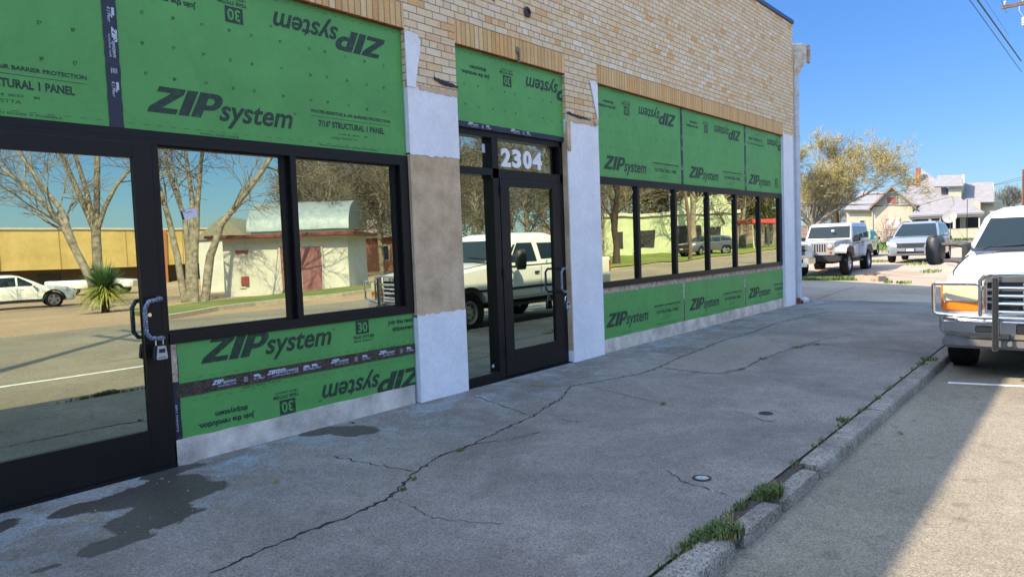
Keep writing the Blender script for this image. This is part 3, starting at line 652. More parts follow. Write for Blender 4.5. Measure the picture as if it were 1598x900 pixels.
SKYR=[(0,(.072,.096,.132)),(.30,(.076,.128,.196)),(.40,(.68,.58,.50)),(.60,(.88,.74,.62))]
# ------------------------------------------------------------------ stains, debris, weeds
def wz(x,y): return .03*y/3.66
def stain(pts,name,m,dz=.0025,seed=1):
    rn=random.Random(seed); P=[]
    for i,(x,y) in enumerate(pts):
        x2,y2=pts[(i+1)%len(pts)]
        for k in range(7):
            t=k/7; P.append((x+(x2-x)*t+rn.uniform(-.014,.014),y+(y2-y)*t+rn.uniform(-.012,.012)))
    mb=MB(); mb.poly([(x,min(y,.03),wz(x,y)+dz) for x,y in P]); return structure(mb.build(name,m))
def blades(name,spots,m,label,cat,seed=1,h=.06,kind='stuff',lean=.7,zf=None,n0=40,bw=.003):
    rn=random.Random(seed); mb=MB()
    for x,y,r,n in spots:
        for _ in range(n):
            a=rn.uniform(0,6.283); q=r*math.sqrt(rn.random()); px,py=x+math.cos(a)*q,y+math.sin(a)*q*.6
            z=(zf or wz)(px,py); hh=h*rn.uniform(.4,1.2); l=lean*hh*rn.uniform(.2,1.2); b_=rn.uniform(0,6.283); dx,dy=math.cos(b_),math.sin(b_); w=bw*rn.uniform(.6,1.5)
            mb.add([(px-dy*w,py+dx*w,z-.01),(px+dy*w,py-dx*w,z-.01),(px+dx*l*.4+dy*w,py+dy*l*.4-dx*w,z+hh*.6),(px+dx*l*.4-dy*w,py+dy*l*.4+dx*w,z+hh*.6),(px+dx*l,py+dy*l,z+hh*.85)],[(0,1,2,3),(3,2,4)])
    o=mb.build(name,m); return tag(o,label,cat,kind=kind)
kerbz=lambda x,y:-.045
blades('weeds',[(4.40,-3.73,.11,380),(4.30,-3.69,.07,110),(3.64,-3.73,.12,560),(3.70,-3.80,.05,120),(3.52,-3.68,.09,190),(3.36,-3.66,.05,60),(4.08,-3.67,.05,40)],m_grassd,'thick green grass tuft growing in the broken street kerb','weeds',3,.062,zf=kerbz,bw=.0028)
blades('weeds',[(3.07+.12*i,-3.665,.05,6+int(14*abs(math.sin(i*2.1)))) for i in range(12)]+[(4.9+.16*i,-3.665,.05,int(16*max(0,math.sin(i*1.7)))) for i in range(34)]+[(6.42,-3.63,.08,70),(10.0,-3.7,.16,150),(9.6,-3.68,.1,60)],m_grassd,'thin line of weeds along the joint between sidewalk and kerb','weeds',4,.04)
blades('weeds',[(3.32,-1.70,.025,22),(3.14,-1.80,.03,20),(4.0,-1.5,.04,40),(6.2,-2.08,.04,26),(9.14,-1.97,.08,40),(10.3,-2.05,.14,80),(10.65,-2.2,.06,30),(8.3,-2.02,.06,20)],m_grassd,'tiny weeds sprouting from the cracks in the sidewalk','weeds',5,.03)
# drain covers / shutoff caps
def cap(x,y,label,inner):
    o=empty('shutoff_cap',(x,y,wz(x,y)),0,label,'utility cap')
    MB().lathe((0,0,0),(0,0,1),[(.062,.0),(.062,.006),(.045,.008),(.043,.003)],24).build('ring',m_black,o,smooth=True)
    MB().lathe((0,0,0),(0,0,1),[(.0,inner[1]),(.038,inner[1]),(.043,inner[1]-.001)],20).build('cover',inner[0],o,smooth=True)
cap(4.40,-3.28,'small round cap with a pale grey lid in a black ring near the kerb',(mat('cap_grey',(.33,.34,.33),.7,0,.25,40),.0065))
cap(6.34,-3.01,'open round black valve hole in the sidewalk with cracked concrete beside it',(m_crack,.0035))
def leaf(x,y,s,label,m,rz,z=None):
    o=empty('dry_leaf',(x,y,(wz(x,y) if z is None else z)+.004),rz,label,'leaf'); mb=MB()
    P=[(-1,0,.0),(-.5,.4,.25),(.2,.5,.45),(1,0,.15),(.2,-.45,.30),(-.5,-.35,.02)]
    mb.v=[(a*s,b*s,c*s) for a,b,c in P]+[(0,0,.02*s)]; mb.f=[(0,1,6),(1,2,6),(2,3,6),(3,4,6),(4,5,6),(5,0,6)]
    mb.build('blade',m,o,smooth=True); MB().tube([(s,0,.15*s),(1.5*s,.1*s,.3*s)],.0015,4).build('stem',m,o)
blades('dry_weeds',[(4.45,-3.72,.14,70),(3.62,-3.74,.16,110),(3.8,-3.70,.12,60),(3.3,-3.66,.1,30)]+[(5+.5*i,-3.67,.05,7) for i in range(10)],mat('dry_blade',(.26,.20,.10),.85,0,.3,20),'dry tan weed stalks mixed into the kerb joint','weeds',14,.05,zf=kerbz)
m_leafy=mat('leaf_yellow',(.28,.24,.03),.6,0,.5,40,c2=(.20,.10,.03)); m_leafb=mat('leaf_brown',(.10,.035,.03),.7,0,.3,40)
leaf(2.76,-.95,.030,'curled yellow brown dry leaf alone on the sidewalk near the black door',m_leafy,.5)
leaf(4.12,-.08,.028,'dark red brown dry leaf at the foot of the base curb',m_leafb,2)
leaf(6.60,-4.03,.035,'yellow leaf lying on the street just off the kerb',m_leafy,1,-.125)
rn=random.Random(5); mb=MB()
for _ in range(1100):
    if rn.random()<.55: x=rn.uniform(2.6,9); y=-3.86-abs(rn.gauss(0,.09)); z=-.128
    else: x=rn.uniform(1.2,10); y=rn.uniform(-3.6,-.1); z=wz(x,y)+.002
    s=rn.uniform(.002,.007); mb.add([(x-s,y-s*.6,z),(x+s,y-s*.4,z),(x+s*.5,y+s*.8,z),(x,y,z+s*.8)],[(0,1,3),(1,2,3),(2,0,3)])
tag(mb.build('grit',mat('grit_mix',(.16,.14,.12),.9,0,.8,60,c2=(.4,.38,.34))),'scattered grit and pebbles on the sidewalk and along the gutter','grit',kind='stuff')
# road tar spots
# sunlit grass strip in front of the parked vehicles with concrete block
def gzl(x,y): return max(gz(x)+.03,-.034)
rn=random.Random(8)
strip=[(26.05,.85),(26.0,1.3),(26.1,2.2),(26.2,3.5),(26.3,5.5),(27.2,5.5),(27.1,3.5),(27.0,2.2),(26.9,1.0)]
mb=MB(); mb.poly([(x,y,gzl(x,y)+.004) for x,y in strip]); structure(mb.build('grass_strip',MATS['turf']))
blades('grass',[(26.5,1.0+.25*i,.42,210) for i in range(17)]+[(25.9,.3,.3,150),(26.35,.25,.25,130)],m_grass,'sunlit green grass strip in front of the parked pickup and jeep','grass',6,.13,zf=gzl,bw=.010)
pt=[(30.5,-.5,.6,90),(34,.6,.8,110),(36.5,2.5,1.0,200),(45,6.5,2.5,420),(50,5,2.5,380),(24.6,-.7,.35,70),(24.9,-.2,.2,50)]
blades('grass',pt,m_grass,'patches of bright grass growing in the lot pavement','grass',7,.10,zf=gzl,bw=.014)
blades('grass',[(rn.uniform(54,72),rn.uniform(3,20),1.8,150) for _ in range(70)],m_grass,'green lawn in front of the cream house','grass',8,.18,zf=gzl,bw=.03)
mb=MB(); mb.poly([(52,24,gz(52)+.07),(53,2,gz(53)+.07),(80,-3,gz(80)+.07),(80,24,gz(80)+.07)]); structure(mb.build('lawn',MATS['turf']))
mb=MB()
for k in range(5):
    x=46+k*1.5
b_=empty('concrete_block',(26.0,.55,gzl(26,.5)),R(52),'low concrete block with rusty bolts at the end of the grass strip','block')
MB().box(-.55,.55,-.16,.16,-.03,.17).build('block_body',mat('block_concrete',(.34,.27,.20),.9,0,.2,6,fine=.2),b_,bev=.02)
for q in (-.22,.22):
    MB().box(q-.05,q+.05,-.05,.05,.17,.19).tube([(q-.02,0,.18),(q-.04,0,.30)],.015,6).tube([(q+.02,.02,.18),(q+.03,.02,.28)],.015,6).build('rusty_bolt',m_rust,b_)

# ------------------------------------------------------------------ vehicles
m_tyre=mat('tyre_rubber',(.014,.013,.013),.85,0,.3,30,.5,60,.2)
m_rim=mat('alloy_rim',(.45,.46,.48),.3,.8,.06); m_steel=mat('steel_wheel',(.38,.37,.35),.45,.4,.2,20)
m_chrome=mat('chrome_trim',(.72,.72,.73),.13,1,.04)
m_dull=mat('dull_bumper',(.16,.155,.15),.6,.2,.15,12)
m_lamp=mat('headlamp_lens',(.55,.56,.56),.12,.3,.05,coat=1); m_lampy=mat('yellowed_lens',(.58,.53,.36),.35,0,.14,14,spec=.3)
m_amber=mat('amber_lens',(.75,.20,.01),.2,0,.1,30,coat=.8); m_red=mat('red_lens',(.35,.01,.01),.2,0,.1,coat=.8)
m_win=bpy.data.materials.new('tinted_glass'); nt,N,L=nodes(m_win); b=N['Principled BSDF']; b.inputs['Base Color'].default_value=(.012,.022,.024,1); b.inputs['Roughness'].default_value=.03; b.inputs['Specular IOR Level'].default_value=.5; b.inputs['IOR'].default_value=1.45
def paint(name,c,metal=.0,rough=.35): return mat(name,c,rough,metal,.04,2,coat=.8)
def wheel(par,x,y,r,w,side,rim,style='spoke',n=5,hub=.62):
    o=MB().lathe((x,y,r),(0,side,0),[(r*hub,-w/2),(r*.92,-w/2),(r,-w*.36),(r,w*.36),(r*.94,w/2),(r*.72,w/2),(r*hub,w*.42)],32).build('wheel',m_tyre,par,smooth=True,ang=30)
    rr=r*hub
    mb=MB().lathe((x,y,r),(0,side,0),[(rr,-w*.3),(rr,w*.40),(rr*.94,w*.42),(rr*.88,w*.20)],28)
    if style=='spoke':
        mb.lathe((x,y,r),(0,side,0),[(0,w*.34),(rr*.26,w*.32),(rr*.28,w*.1)],18)
        for k in range(n):
            a=2*math.pi*k/n+.3; c,s=math.cos(a),math.sin(a); hw=rr*.14
            P=[]
            for (q,ww,t) in ((rr*.15,hw*1.2,w*.30),(rr*.93,hw,w*.34)):
                for sg in (-1,1): P.append((x+c*q-s*sg*ww,y+side*t,r+s*q+c*sg*ww))
            P=[P[0],P[1],P[3],P[2]]; mb.prism(P,(0,-side*w*.12,0))
        MB().lathe((x,y,r),(0,side,0),[(0,w*.12),(rr*.85,w*.12),(rr*.85,w*.05)],20).build('brake_disc',m_dull,o)
    else:
        mb.lathe((x,y,r),(0,side,0),[(0,w*.40),(rr*.22,w*.38),(rr*.26,w*.26),(rr*.5,w*.30),(rr*.72,w*.18),(rr*.9,w*.16)],28)
    mb.build('rim',rim,o,smooth=True,ang=30)
    if style!='spoke':
        mb=MB()
        for k in range(8): a=2*math.pi*k/8; mb.lathe((x+math.cos(a)*rr*.62,y,r+math.sin(a)*rr*.62),(0,side,0),[(0,w*.262),(rr*.11,w*.262),(rr*.11,w*.2)],10)
        mb.build('rim_hole',m_black,o)
    return o
def arch_cut(xs,r,w=3.0): 
    c=[]
    for x,z in xs:
        mb=MB(); n=24; mb.prism([(x+math.cos(2*math.pi*k/n)*r,-w/2,z+math.sin(2*math.pi*k/n)*r) for k in range(n)],(0,w,0)); c.append(mb)
    return c
def prof(hw,zb,zt,cr=.02,tuck=.10):
    return [(0,zb),(hw*.86,zb),(hw-.03,zb+.03),(hw,zb+tuck),(hw*1.0,zb+(zt-zb)*.55),(hw*.985,zt-.14),(hw*.955,zt-.055),(hw*.90,zt-.012),(hw*.6,zt+cr*.7),(0,zt+cr)]
class Cabin:
    def __init__(s,rings): s.r=rings # (z,xf,xr,hw)
    def at(s,z):
        for a,b in zip(s.r,s.r[1:]):
            if a[0]<=z<=b[0] or b is s.r[-1]:
                t=(z-a[0])/(b[0]-a[0]); return [a[i]+(b[i]-a[i])*t for i in range(4)]
    def build(s,par,m,name='cab',cr=.12):
        mb=MB(); n=None
        for z,xf,xr,hw in s.r:
            c=min(cr,hw*.5); ring=[]
            for cx,cy,a0 in ((xf-c,hw-c,90),(xr+c,hw-c,180),(xr+c,-hw+c,270),(xf-c,-hw+c,0)):
                for k in range(5): a=R(a0+ (k*22.5)); ring.append((cx+c*math.cos(a),cy+c*math.sin(a),z))
            # order: front-left corner angles 90->0 reversed for continuity
            q=[]
            for k in range(5): a=R(0+k*22.5); q.append((xf-c+c*math.cos(a),hw-c+c*math.sin(a),z))
            for k in range(5): a=R(90+k*22.5); q.append((xr+c+c*math.cos(a),hw-c+c*math.sin(a),z))
            for k in range(5): a=R(180+k*22.5); q.append((xr+c+c*math.cos(a),-hw+c+c*math.sin(a),z))
            for k in range(5): a=R(270+k*22.5); q.append((xf-c+c*math.cos(a),-hw+c+c*math.sin(a),z))
            n=len(q); mb.v+=q
        for i in range(len(s.r)-1):
            for j in range(n): a=i*n+j; b=i*n+(j+1)%n; mb.f.append((a,b,b+n,a+n))
        mb.f.append(tuple(range(n))); e=(len(s.r)-1)*n; mb.f.append(tuple(range(e,e+n)))
        return mb.build(name,m,par,smooth=True,ang=28)
    def side(s,par,pts,sg,name='side_window',m=None,off=.006):
        P=[(x,sg*(s.at(z)[3]+off),z) for x,z in pts]; return MB().prism(P,(0,-sg*.02,0)).build(name,m or m_win,par)
    def front(s,par,pts,name='windshield',off=.008,m=None):
        P=[(s.at(z)[1]+off,y,z) for y,z in pts]; return MB().prism(P,(-.02,0,0)).build(name,m or m_win,par)
    def strips(s,par,rows,mode,sg=1,name='window',off=.010):
        mb=MB()
        for (z0,a0,b0),(z1,a1,b1) in zip(rows,rows[1:]):
            def q(z,t):
                A=s.at(z)
                return (A[1]+off,t,z) if mode=='f' else ((A[2]-off,t,z) if mode=='r' else (t,sg*(A[3]+off),z))
            d=(-.02,0,0) if mode=='f' else ((.02,0,0) if mode=='r' else (0,-sg*.02,0))
            mb.prism([q(z0,a0),q(z0,b0),q(z1,b1),q(z1,a1)],d)
        return mb.build(name,m_win,par)
    def rear(s,par,pts,name='rear_window',off=.008): 
        P=[(s.at(z)[2]-off,y,z) for y,z in pts]; return MB().prism(P,(.02,0,0)).build(name,m_win,par)
def body_mesh(st,par,m,arches,ar,name='body',tuck=.10):
    o=loft([(x,prof(hw,zb,zt,tuck=tuck)) for x,hw,zb,zt in st]).build(name,m,par,smooth=True,ang=30)
    boolean_cut(o,arch_cut(arches,ar)); return o
def seam(par,y,pts,w=.008,name='door_seam'):
    mb=MB(); 
    for a,b in zip(pts,pts[1:]):
        d=Vector((b[0]-a[0],0,b[1]-a[1])).normalized(); n=Vector((-d.z,0,d.x))*w/2; yy=lambda z:y
        A=Vector((a[0],y,a[1]));Bv=Vector((b[0],y,b[1])); mb.prism([tuple(A-n),tuple(Bv-n),tuple(Bv+n),tuple(A+n)],(0,-.004 if y>0 else .004,0))
    return mb.build(name,m_black,par)

# ---- white pickup at the kerb (front axle at origin, facing local +x)
m_mir=mat('grey_black_plastic',(.035,.036,.038),.5,0,.2,20,.2,150)
def white_pickup():
    T=empty('pickup_truck',(10.45,-4.86,-.13),math.pi,'white pickup truck with a chrome bull bar and black towing mirrors parked at the kerb','pickup truck')
    mp=paint('white_truck_paint',(.78,.78,.74),0,.3)
    st=[(.84,.90,.62,1.12),(.80,.955,.60,1.165),(.6,.985,.58,1.20),(.2,.995,.56,1.255),(-.3,.995,.55,1.31),(-.78,.99,.55,1.35),(-.86,.99,.55,1.30),(-2.0,.99,.55,1.30),(-3.12,.985,.55,1.30)]
    body=loft([(x,[(0,zb),(hw*.86,zb),(hw-.03,zb+.03),(hw,zb+.12),(hw*1.0,.86),(hw*.992,1.02),(hw*.965,zt-.09),(hw*.90,zt-.025),(hw*.55,zt+.02),(0,zt+.03)]) for x,hw,zb,zt in st]).build('body',mp,T,smooth=True,ang=30)
    boolean_cut(body,arch_cut([(0,.40)],.50))
    bed=loft([(x,[(0,.58),(.86,.58),(.965,.62),(.995,.72),(.995,.98),(.99,1.2),(.98,1.30),(.95,1.325),(.90,1.325),(.89,.75),(0,.75)]) for x in (-3.16,-4.0,-4.98)]).build('bed',mp,T,smooth=True,ang=30)
    boolean_cut(bed,arch_cut([(-3.60,.40)],.48))
    MB().box(-5.01,-4.965,-.84,.84,.66,1.30).build('tailgate',mp,T,bev=.01)
    MB().box(-3.2,-3.17,-.9,.9,.75,1.31).build('bed_front',mp,T)
    MB().box(-5.15,-4.99,-.92,.92,.5,.66).build('rear_bumper',m_chrome,T,bev=.02)
    for sg in (-1,1): MB().box(-5.0,-4.93,sg*.86,sg*.995,.95,1.25).build('tail_light',m_red,T,bev=.01)
    MB().box(-4.9,.7,-.55,.55,.40,.56).build('chassis',m_black,T)
    C=Cabin([(1.27,-.70,-3.12,.955),(1.80,-1.42,-3.04,.80),(1.88,-1.56,-2.98,.74),(1.945,-1.72,-2.85,.60),(1.965,-1.95,-2.6,.35)]); cab=C.build(T,mp,'cab',.10)
    C.front(T,[(-.86,1.38),(.86,1.38),(.72,1.80),(-.72,1.80)])
    MB().prism([(-.60,-.84,1.375),(-.60,.84,1.375),(-.80,.88,1.405),(-.80,-.88,1.405)],(0,0,.012)).build('cowl',m_black,T)
    for sg in (-1,1):
        C.side(T,[(-1.17,1.33),(-2.10,1.33),(-2.07,1.73),(-1.56,1.73)],sg)
        C.side(T,[(-1.0,1.33),(-1.13,1.33),(-1.50,1.71),(-1.43,1.70)],sg,'quarter_window')
        C.side(T,[(-2.26,1.37),(-2.92,1.37),(-2.90,1.72),(-2.24,1.72)],sg)
        seam(T,sg*.997,[(-.98,1.27),(-.98,.66),(-1.1,.62),(-2.15,.62),(-2.18,1.27)]); seam(T,sg*.997,[(-2.18,.62),(-2.9,.62),(-2.95,1.27)])
        MB().box(-2.10,-1.95,sg*.985,sg*1.02,1.08,1.12).build('door_handle',m_black,T,bev=.008)
        seam(T,sg*1.0,[(.6,.80),(-3.1,.80)],.05,'body_molding')
        MB().box(-3.0,-.55,sg*.80,sg*1.0,.44,.50).build('side_step',m_black,T,bev=.01)
        # towing mirror
        mb=MB(); q=[]
        for z,a0,a1,dx in ((1.19,1.27,1.38,.02),(1.21,1.235,1.41,.0),(1.29,1.215,1.425,-.02),(1.41,1.21,1.43,-.03),(1.51,1.22,1.425,-.02),(1.57,1.235,1.41,.0),(1.595,1.27,1.38,.03)):
            q.append([(-.96-dx-.03,sg*(a0+.03),z),(-.93-dx,sg*(a0+.08),z),(-.93-dx,sg*(a1-.07),z),(-.99-dx,sg*a1,z),(-1.11,sg*a1,z),(-1.12,sg*a0,z)])
        for p_ in q: mb.v+=p_
        for i in range(6):
            for j in range(6): a=i*6+j; b_=i*6+(j+1)%6; mb.f.append((a,b_,b_+6,a+6))
        mb.f+=[tuple(range(6)),tuple(range(36,42))]; o=mb.build('towing_mirror',m_mir,T,smooth=True,ang=50)
        MB().tube([(-.90,sg*.90,1.44),(-.96,sg*1.05,1.47),(-1.0,sg*1.26,1.47)],[.05,.035,.022],10).tube([(-.92,sg*.93,1.22),(-.98,sg*1.08,1.25),(-1.0,sg*1.26,1.25)],[.045,.03,.02],10).box(-1.06,-.84,min(sg*.91,sg*.985),max(sg*.91,sg*.985),1.18,1.47).build('mirror_arm',m_mir,o,bev=.012)
        MB().box(-1.128,-1.12,min(sg*1.26,sg*1.40),max(sg*1.26,sg*1.40),1.23,1.55).build('mirror_glass',m_chrome,o)
        wheel(T,0,sg*.85,.40,.27,sg,m_steel,'disc',hub=.56); wheel(T,-3.60,sg*.85,.40,.27,sg,m_steel,'disc',hub=.56)
        # head lamps
        hl=MB().box(.80,.885,min(sg*.585,sg*.955),max(sg*.585,sg*.955),.845,1.055).build('headlight',m_lampy,T,bev=.018)
        MB().box(.80,.880,min(sg*.585,sg*.965),max(sg*.585,sg*.965),.745,.84).build('turn_signal',m_amber,hl,bev=.012)
        MB().box(.70,.80,min(sg*.95,sg*.985),max(sg*.95,sg*.985),.75,1.05).build('side_marker',m_amber,hl,bev=.01)
    for sg in (-1,1): MB().tube([(x,sg*hw*.90,zt-.018) for x,hw,zt in ((.80,.955,1.165),(.6,.985,1.20),(.2,.995,1.255),(-.3,.995,1.31),(-.78,.99,1.35))],.006,5).build('hood_seam',m_black,T)
    MB().tube([(.845,-.9,1.10),(.845,-.58,1.145)],.004,4).build('lamp_seam',m_black,T)
    # grille
    gr=MB().box(.80,.85,-.56,.56,.74,1.12).build('grille_backing',m_black,T)
    mb=MB()
    for z0,z1 in ((1.07,1.135),(.975,1.005),(.905,.93),(.84,.865),(.72,.765)): mb.box(.845,.905,-.56,.56,z0,z1)
    for y in (-.56,.525): mb.box(.845,.91,y,y+.035,.72,1.135)
    for y in (-.2,.17): mb.box(.85,.89,y,y+.02,.76,1.07)
    mb.build('grille',m_chrome,gr,bev=.008)
    MB().tube([(.87,-.14,.925),(.925,-.10,.925),(.925,.10,.925),(.87,.14,.925)],.022,8).build('grille_badge_base',m_chrome,gr,smooth=True)
    # bumper
    def bsec(y,dx,z0,z1): return (y,[(.80+dx,z0),(1.0+dx,z0),(1.045+dx,z0+.06),(1.05+dx,z1-.05),(1.02+dx,z1),(.80+dx,z1)])
    mb=MB(); secs=[bsec(-1.0,-.22,.50,.68),bsec(-.93,-.06,.47,.69),bsec(-.6,0,.46,.69),bsec(.6,0,.46,.69),bsec(.93,-.06,.47,.69),bsec(1.0,-.22,.50,.68)]
    for y,p in secs: mb.v+=[(x,y,z) for x,z in p]
    for i in range(5):
        for j in range(6): a=i*6+j;b_=i*6+(j+1)%6; mb.f.append((a,b_,b_+6,a+6))
    mb.f+= [tuple(range(6)),tuple(range(30,36))]; mb.build('front_bumper',m_chrome,T,smooth=True,ang=30)
    MB().box(.72,1.0,-.95,.95,.34,.47).build('valance',m_dull,T,bev=.03)
    MB().box(1.045,1.06,-.62,-.40,.53,.60).box(1.045,1.06,.40,.62,.53,.60).box(1.045,1.06,-.25,.25,.52,.63).build('bumper_opening',m_black,T,bev=.01)
    MB().tube([(1.0,-.30,.42),(1.12,-.30,.42)],.025,8).tube([(1.0,.30,.42),(1.12,.30,.42)],.025,8).build('tow_hook',m_dull,T)
    # bull bar
    mb=MB(); r=.022
    for sg in (-1,1):
        mb.tube([(1.10,sg*.56,1.0),(1.10,sg*.56,1.03),(1.08,sg*.60,1.065),(1.0,sg*1.0,1.065),(.97,sg*1.035,1.05),(.97,sg*1.03,.74),(1.0,sg*.99,.72),(1.10,sg*.60,.70),(1.10,sg*.45,.70)],r,10)
        mb.tube([(1.10,sg*.57,.71),(1.10,sg*.57,1.10),(1.10,sg*.53,1.15),(1.10,sg*.46,1.17)],r,10)
        mb.tube([(.9,sg*.85,.60),(1.0,sg*.93,.72)],r*.8,8)
    mb.tube([(1.10,-.46,1.17),(1.10,.46,1.17)],r,10)
    for z in (1.02,.935,.85,.765,.70): mb.tube([(1.10,-.44,z),(1.10,.44,z)],.015,8)
    bb=mb.build('bull_bar',m_chrome,T,smooth=True)
    for sg in (-1,1):
        MB().box(1.06,1.15,sg*.43-.028,sg*.43+.028,.34,1.15).build('upright',mat('gunmetal',(.20,.20,.20),.35,.7,.1),bb,bev=.008)
        MB().box(1.15,1.165,sg*.43-.022,sg*.43+.022,.36,1.13).build('rubber_strip',m_black,bb,bev=.004)
    # wipers and antenna, sun strip
    for y in (.10,-.72): MB().tube([(-.66,y,1.40),(C.at(1.42)[1]+.035,y+.06,1.425),(C.at(1.46)[1]+.022,y+.60,1.455)],.009,6).build('wiper',m_black,T)
    MB().tube([(-.62,-.90,1.30),(-.66,-.90,2.05)],.004,5).build('antenna',m_black,T)
    MB().box(-2.42,-2.40,-.985,-.955,1.30,1.34).build('sticker',mat('green_sticker',(.1,.5,.1),.5),T)
white_pickup()

# ---- boxy silver jeep
def jeep(loc,rz):
    T=empty('off_road_suv',loc,rz,'boxy silver four door off-road vehicle with flared fenders behind the grass strip','off-road vehicle')
    mp=paint('silver_white_paint',(.40,.39,.38),.25,.35)
    tub=loft([(x,[(0,.55),(hw*.95,.55),(hw,.62),(hw,zt-.06),(hw*.97,zt),(0,zt+.02)]) for x,hw,zt in ((1.88,.58,1.16),(1.80,.60,1.20),(.55,.74,1.26),(.50,.83,1.26),(-2.15,.84,1.26),(-2.2,.82,1.24))]).build('body',mp,T,smooth=True,ang=30)
    boolean_cut(tub,arch_cut([(-1.50,.42)],.50))
    C=Cabin([(1.24,.52,-2.18,.82),(1.78,.18,-2.12,.74),(1.84,.05,-2.08,.70),(1.87,-.1,-1.98,.58)]); C.build(T,mp,'hardtop',.07)
    C.front(T,[(-.73,1.31),(.73,1.31),(.68,1.74),(-.68,1.74)])
    for sg in (-1,1):
        C.side(T,[(.26,1.29),(-.44,1.29),(-.44,1.72),(.06,1.72)],sg); C.side(T,[(-.54,1.29),(-1.18,1.29),(-1.18,1.72),(-.54,1.72)],sg); C.side(T,[(-1.30,1.29),(-2.02,1.29),(-2.0,1.72),(-1.30,1.72)],sg)
        mb=MB(); P=[(2.0,.86),(1.96,.98),(1.55,1.10),(1.15,1.10),(.98,1.04),(.78,.72)]
        for a,b_ in zip(P,P[1:]): mb.prism([(a[0],sg*.60,a[1]),(b_[0],sg*.60,b_[1]),(b_[0],sg*.97,b_[1]-.02),(a[0],sg*.97,a[1]-.02)],(0,0,-.06))
        mb.build('fender_flare',mp,T)
        mb=MB(); P=[(-.88,.68),(-1.06,1.06),(-1.25,1.12),(-1.8,1.12),(-1.98,1.04),(-2.12,.72)]
        for a,b_ in zip(P,P[1:]): mb.prism([(a[0],sg*.72,a[1]),(b_[0],sg*.72,b_[1]),(b_[0],sg*.97,b_[1]-.02),(a[0],sg*.97,a[1]-.02)],(0,0,-.06))
        mb.build('fender_flare',mp,T)
        wheel(T,1.45,sg*.83,.42,.27,sg,m_rim,'spoke',5,.58); wheel(T,-1.50,sg*.83,.42,.27,sg,m_rim,'spoke',5,.58)
        MB().box(-.85,.70,min(sg*.76,sg*.90),max(sg*.76,sg*.90),.44,.50).build('side_step',m_black,T,bev=.01)
        for x in (.45,-.50,-1.25): seam(T,sg*.842,[(x,1.22),(x,.60)],.012)
        for x in (-.30,-1.02): MB().box(x-.07,x+.07,sg*.842-.02,sg*.842+.02,1.08,1.13).build('door_handle',mat('red_handle',(.20,.03,.03),.5),T,bev=.008)
        m_=MB().box(.28,.44,min(sg*.84,sg*1.06),max(sg*.84,sg*1.06),1.17,1.36).build('side_mirror',m_black,T,bev=.025); MB().tube([(.40,sg*.74,1.16),(.38,sg*.88,1.2)],.022,6).build('mirror_arm',m_black,m_)
        h=MB().lathe((1.905,sg*.42,1.02),(1,0,0),[(0,.035),(.07,.03),(.09,.015),(.092,-.02)],20).build('headlight',m_lamp,T,smooth=True)
        MB().lathe((1.915,sg*.42,1.02),(1,0,0),[(.088,.0),(.10,.015),(.104,-.03)],20).build('headlight_ring',m_black,h,smooth=True)
        MB().lathe((1.92,sg*.42,.84),(1,0,0),[(0,.03),(.045,.02),(.05,-.03)],14).build('turn_signal',m_amber,T,smooth=True)
    g_=MB().prism([(1.88,-.56,.72),(1.88,.56,.72),(1.88,.60,.80),(1.88,.56,1.16),(1.88,-.56,1.16),(1.88,-.60,.80)],(.035,0,0)).build('grille',mp,T,bev=.01)
    mb=MB()
    for k in range(7): y=(k-3)*.083; mb.box(1.914,1.918,y-.024,y+.024,.84,1.12)
    mb.build('grille_slots',m_black,g_)
    MB().prism([(2.12,-.62,.50),(2.12,.62,.50),(2.05,.80,.52),(2.05,.80,.68),(2.12,.62,.72),(2.12,-.62,.72),(2.05,-.80,.68),(2.05,-.80,.52)],(-.16,0,0)).build('front_bumper',mat('grey_black_bumper',(.035,.035,.038),.5,.1,.2,12),T,bev=.015)
    MB().box(-2.1,1.9,-.5,.5,.42,.56).build('chassis',m_black,T)
    MB().tube([(.62,-.05,1.30),(.55,.5,1.33)],.01,5).build('wiper',m_black,T)
    MB().box(.44,.46,.10,.20,1.55,1.62).build('hanging_pass',m_tapeink,T)
    T.scale=(1.07,1.07,1.05)
    MB().lathe((-2.2,0,1.0),(-1,0,0),[(0,.2),(.25,.2),(.40,.16),(.41,0),(.3,-.02)],24).build('spare_wheel',m_tyre,T,smooth=True)

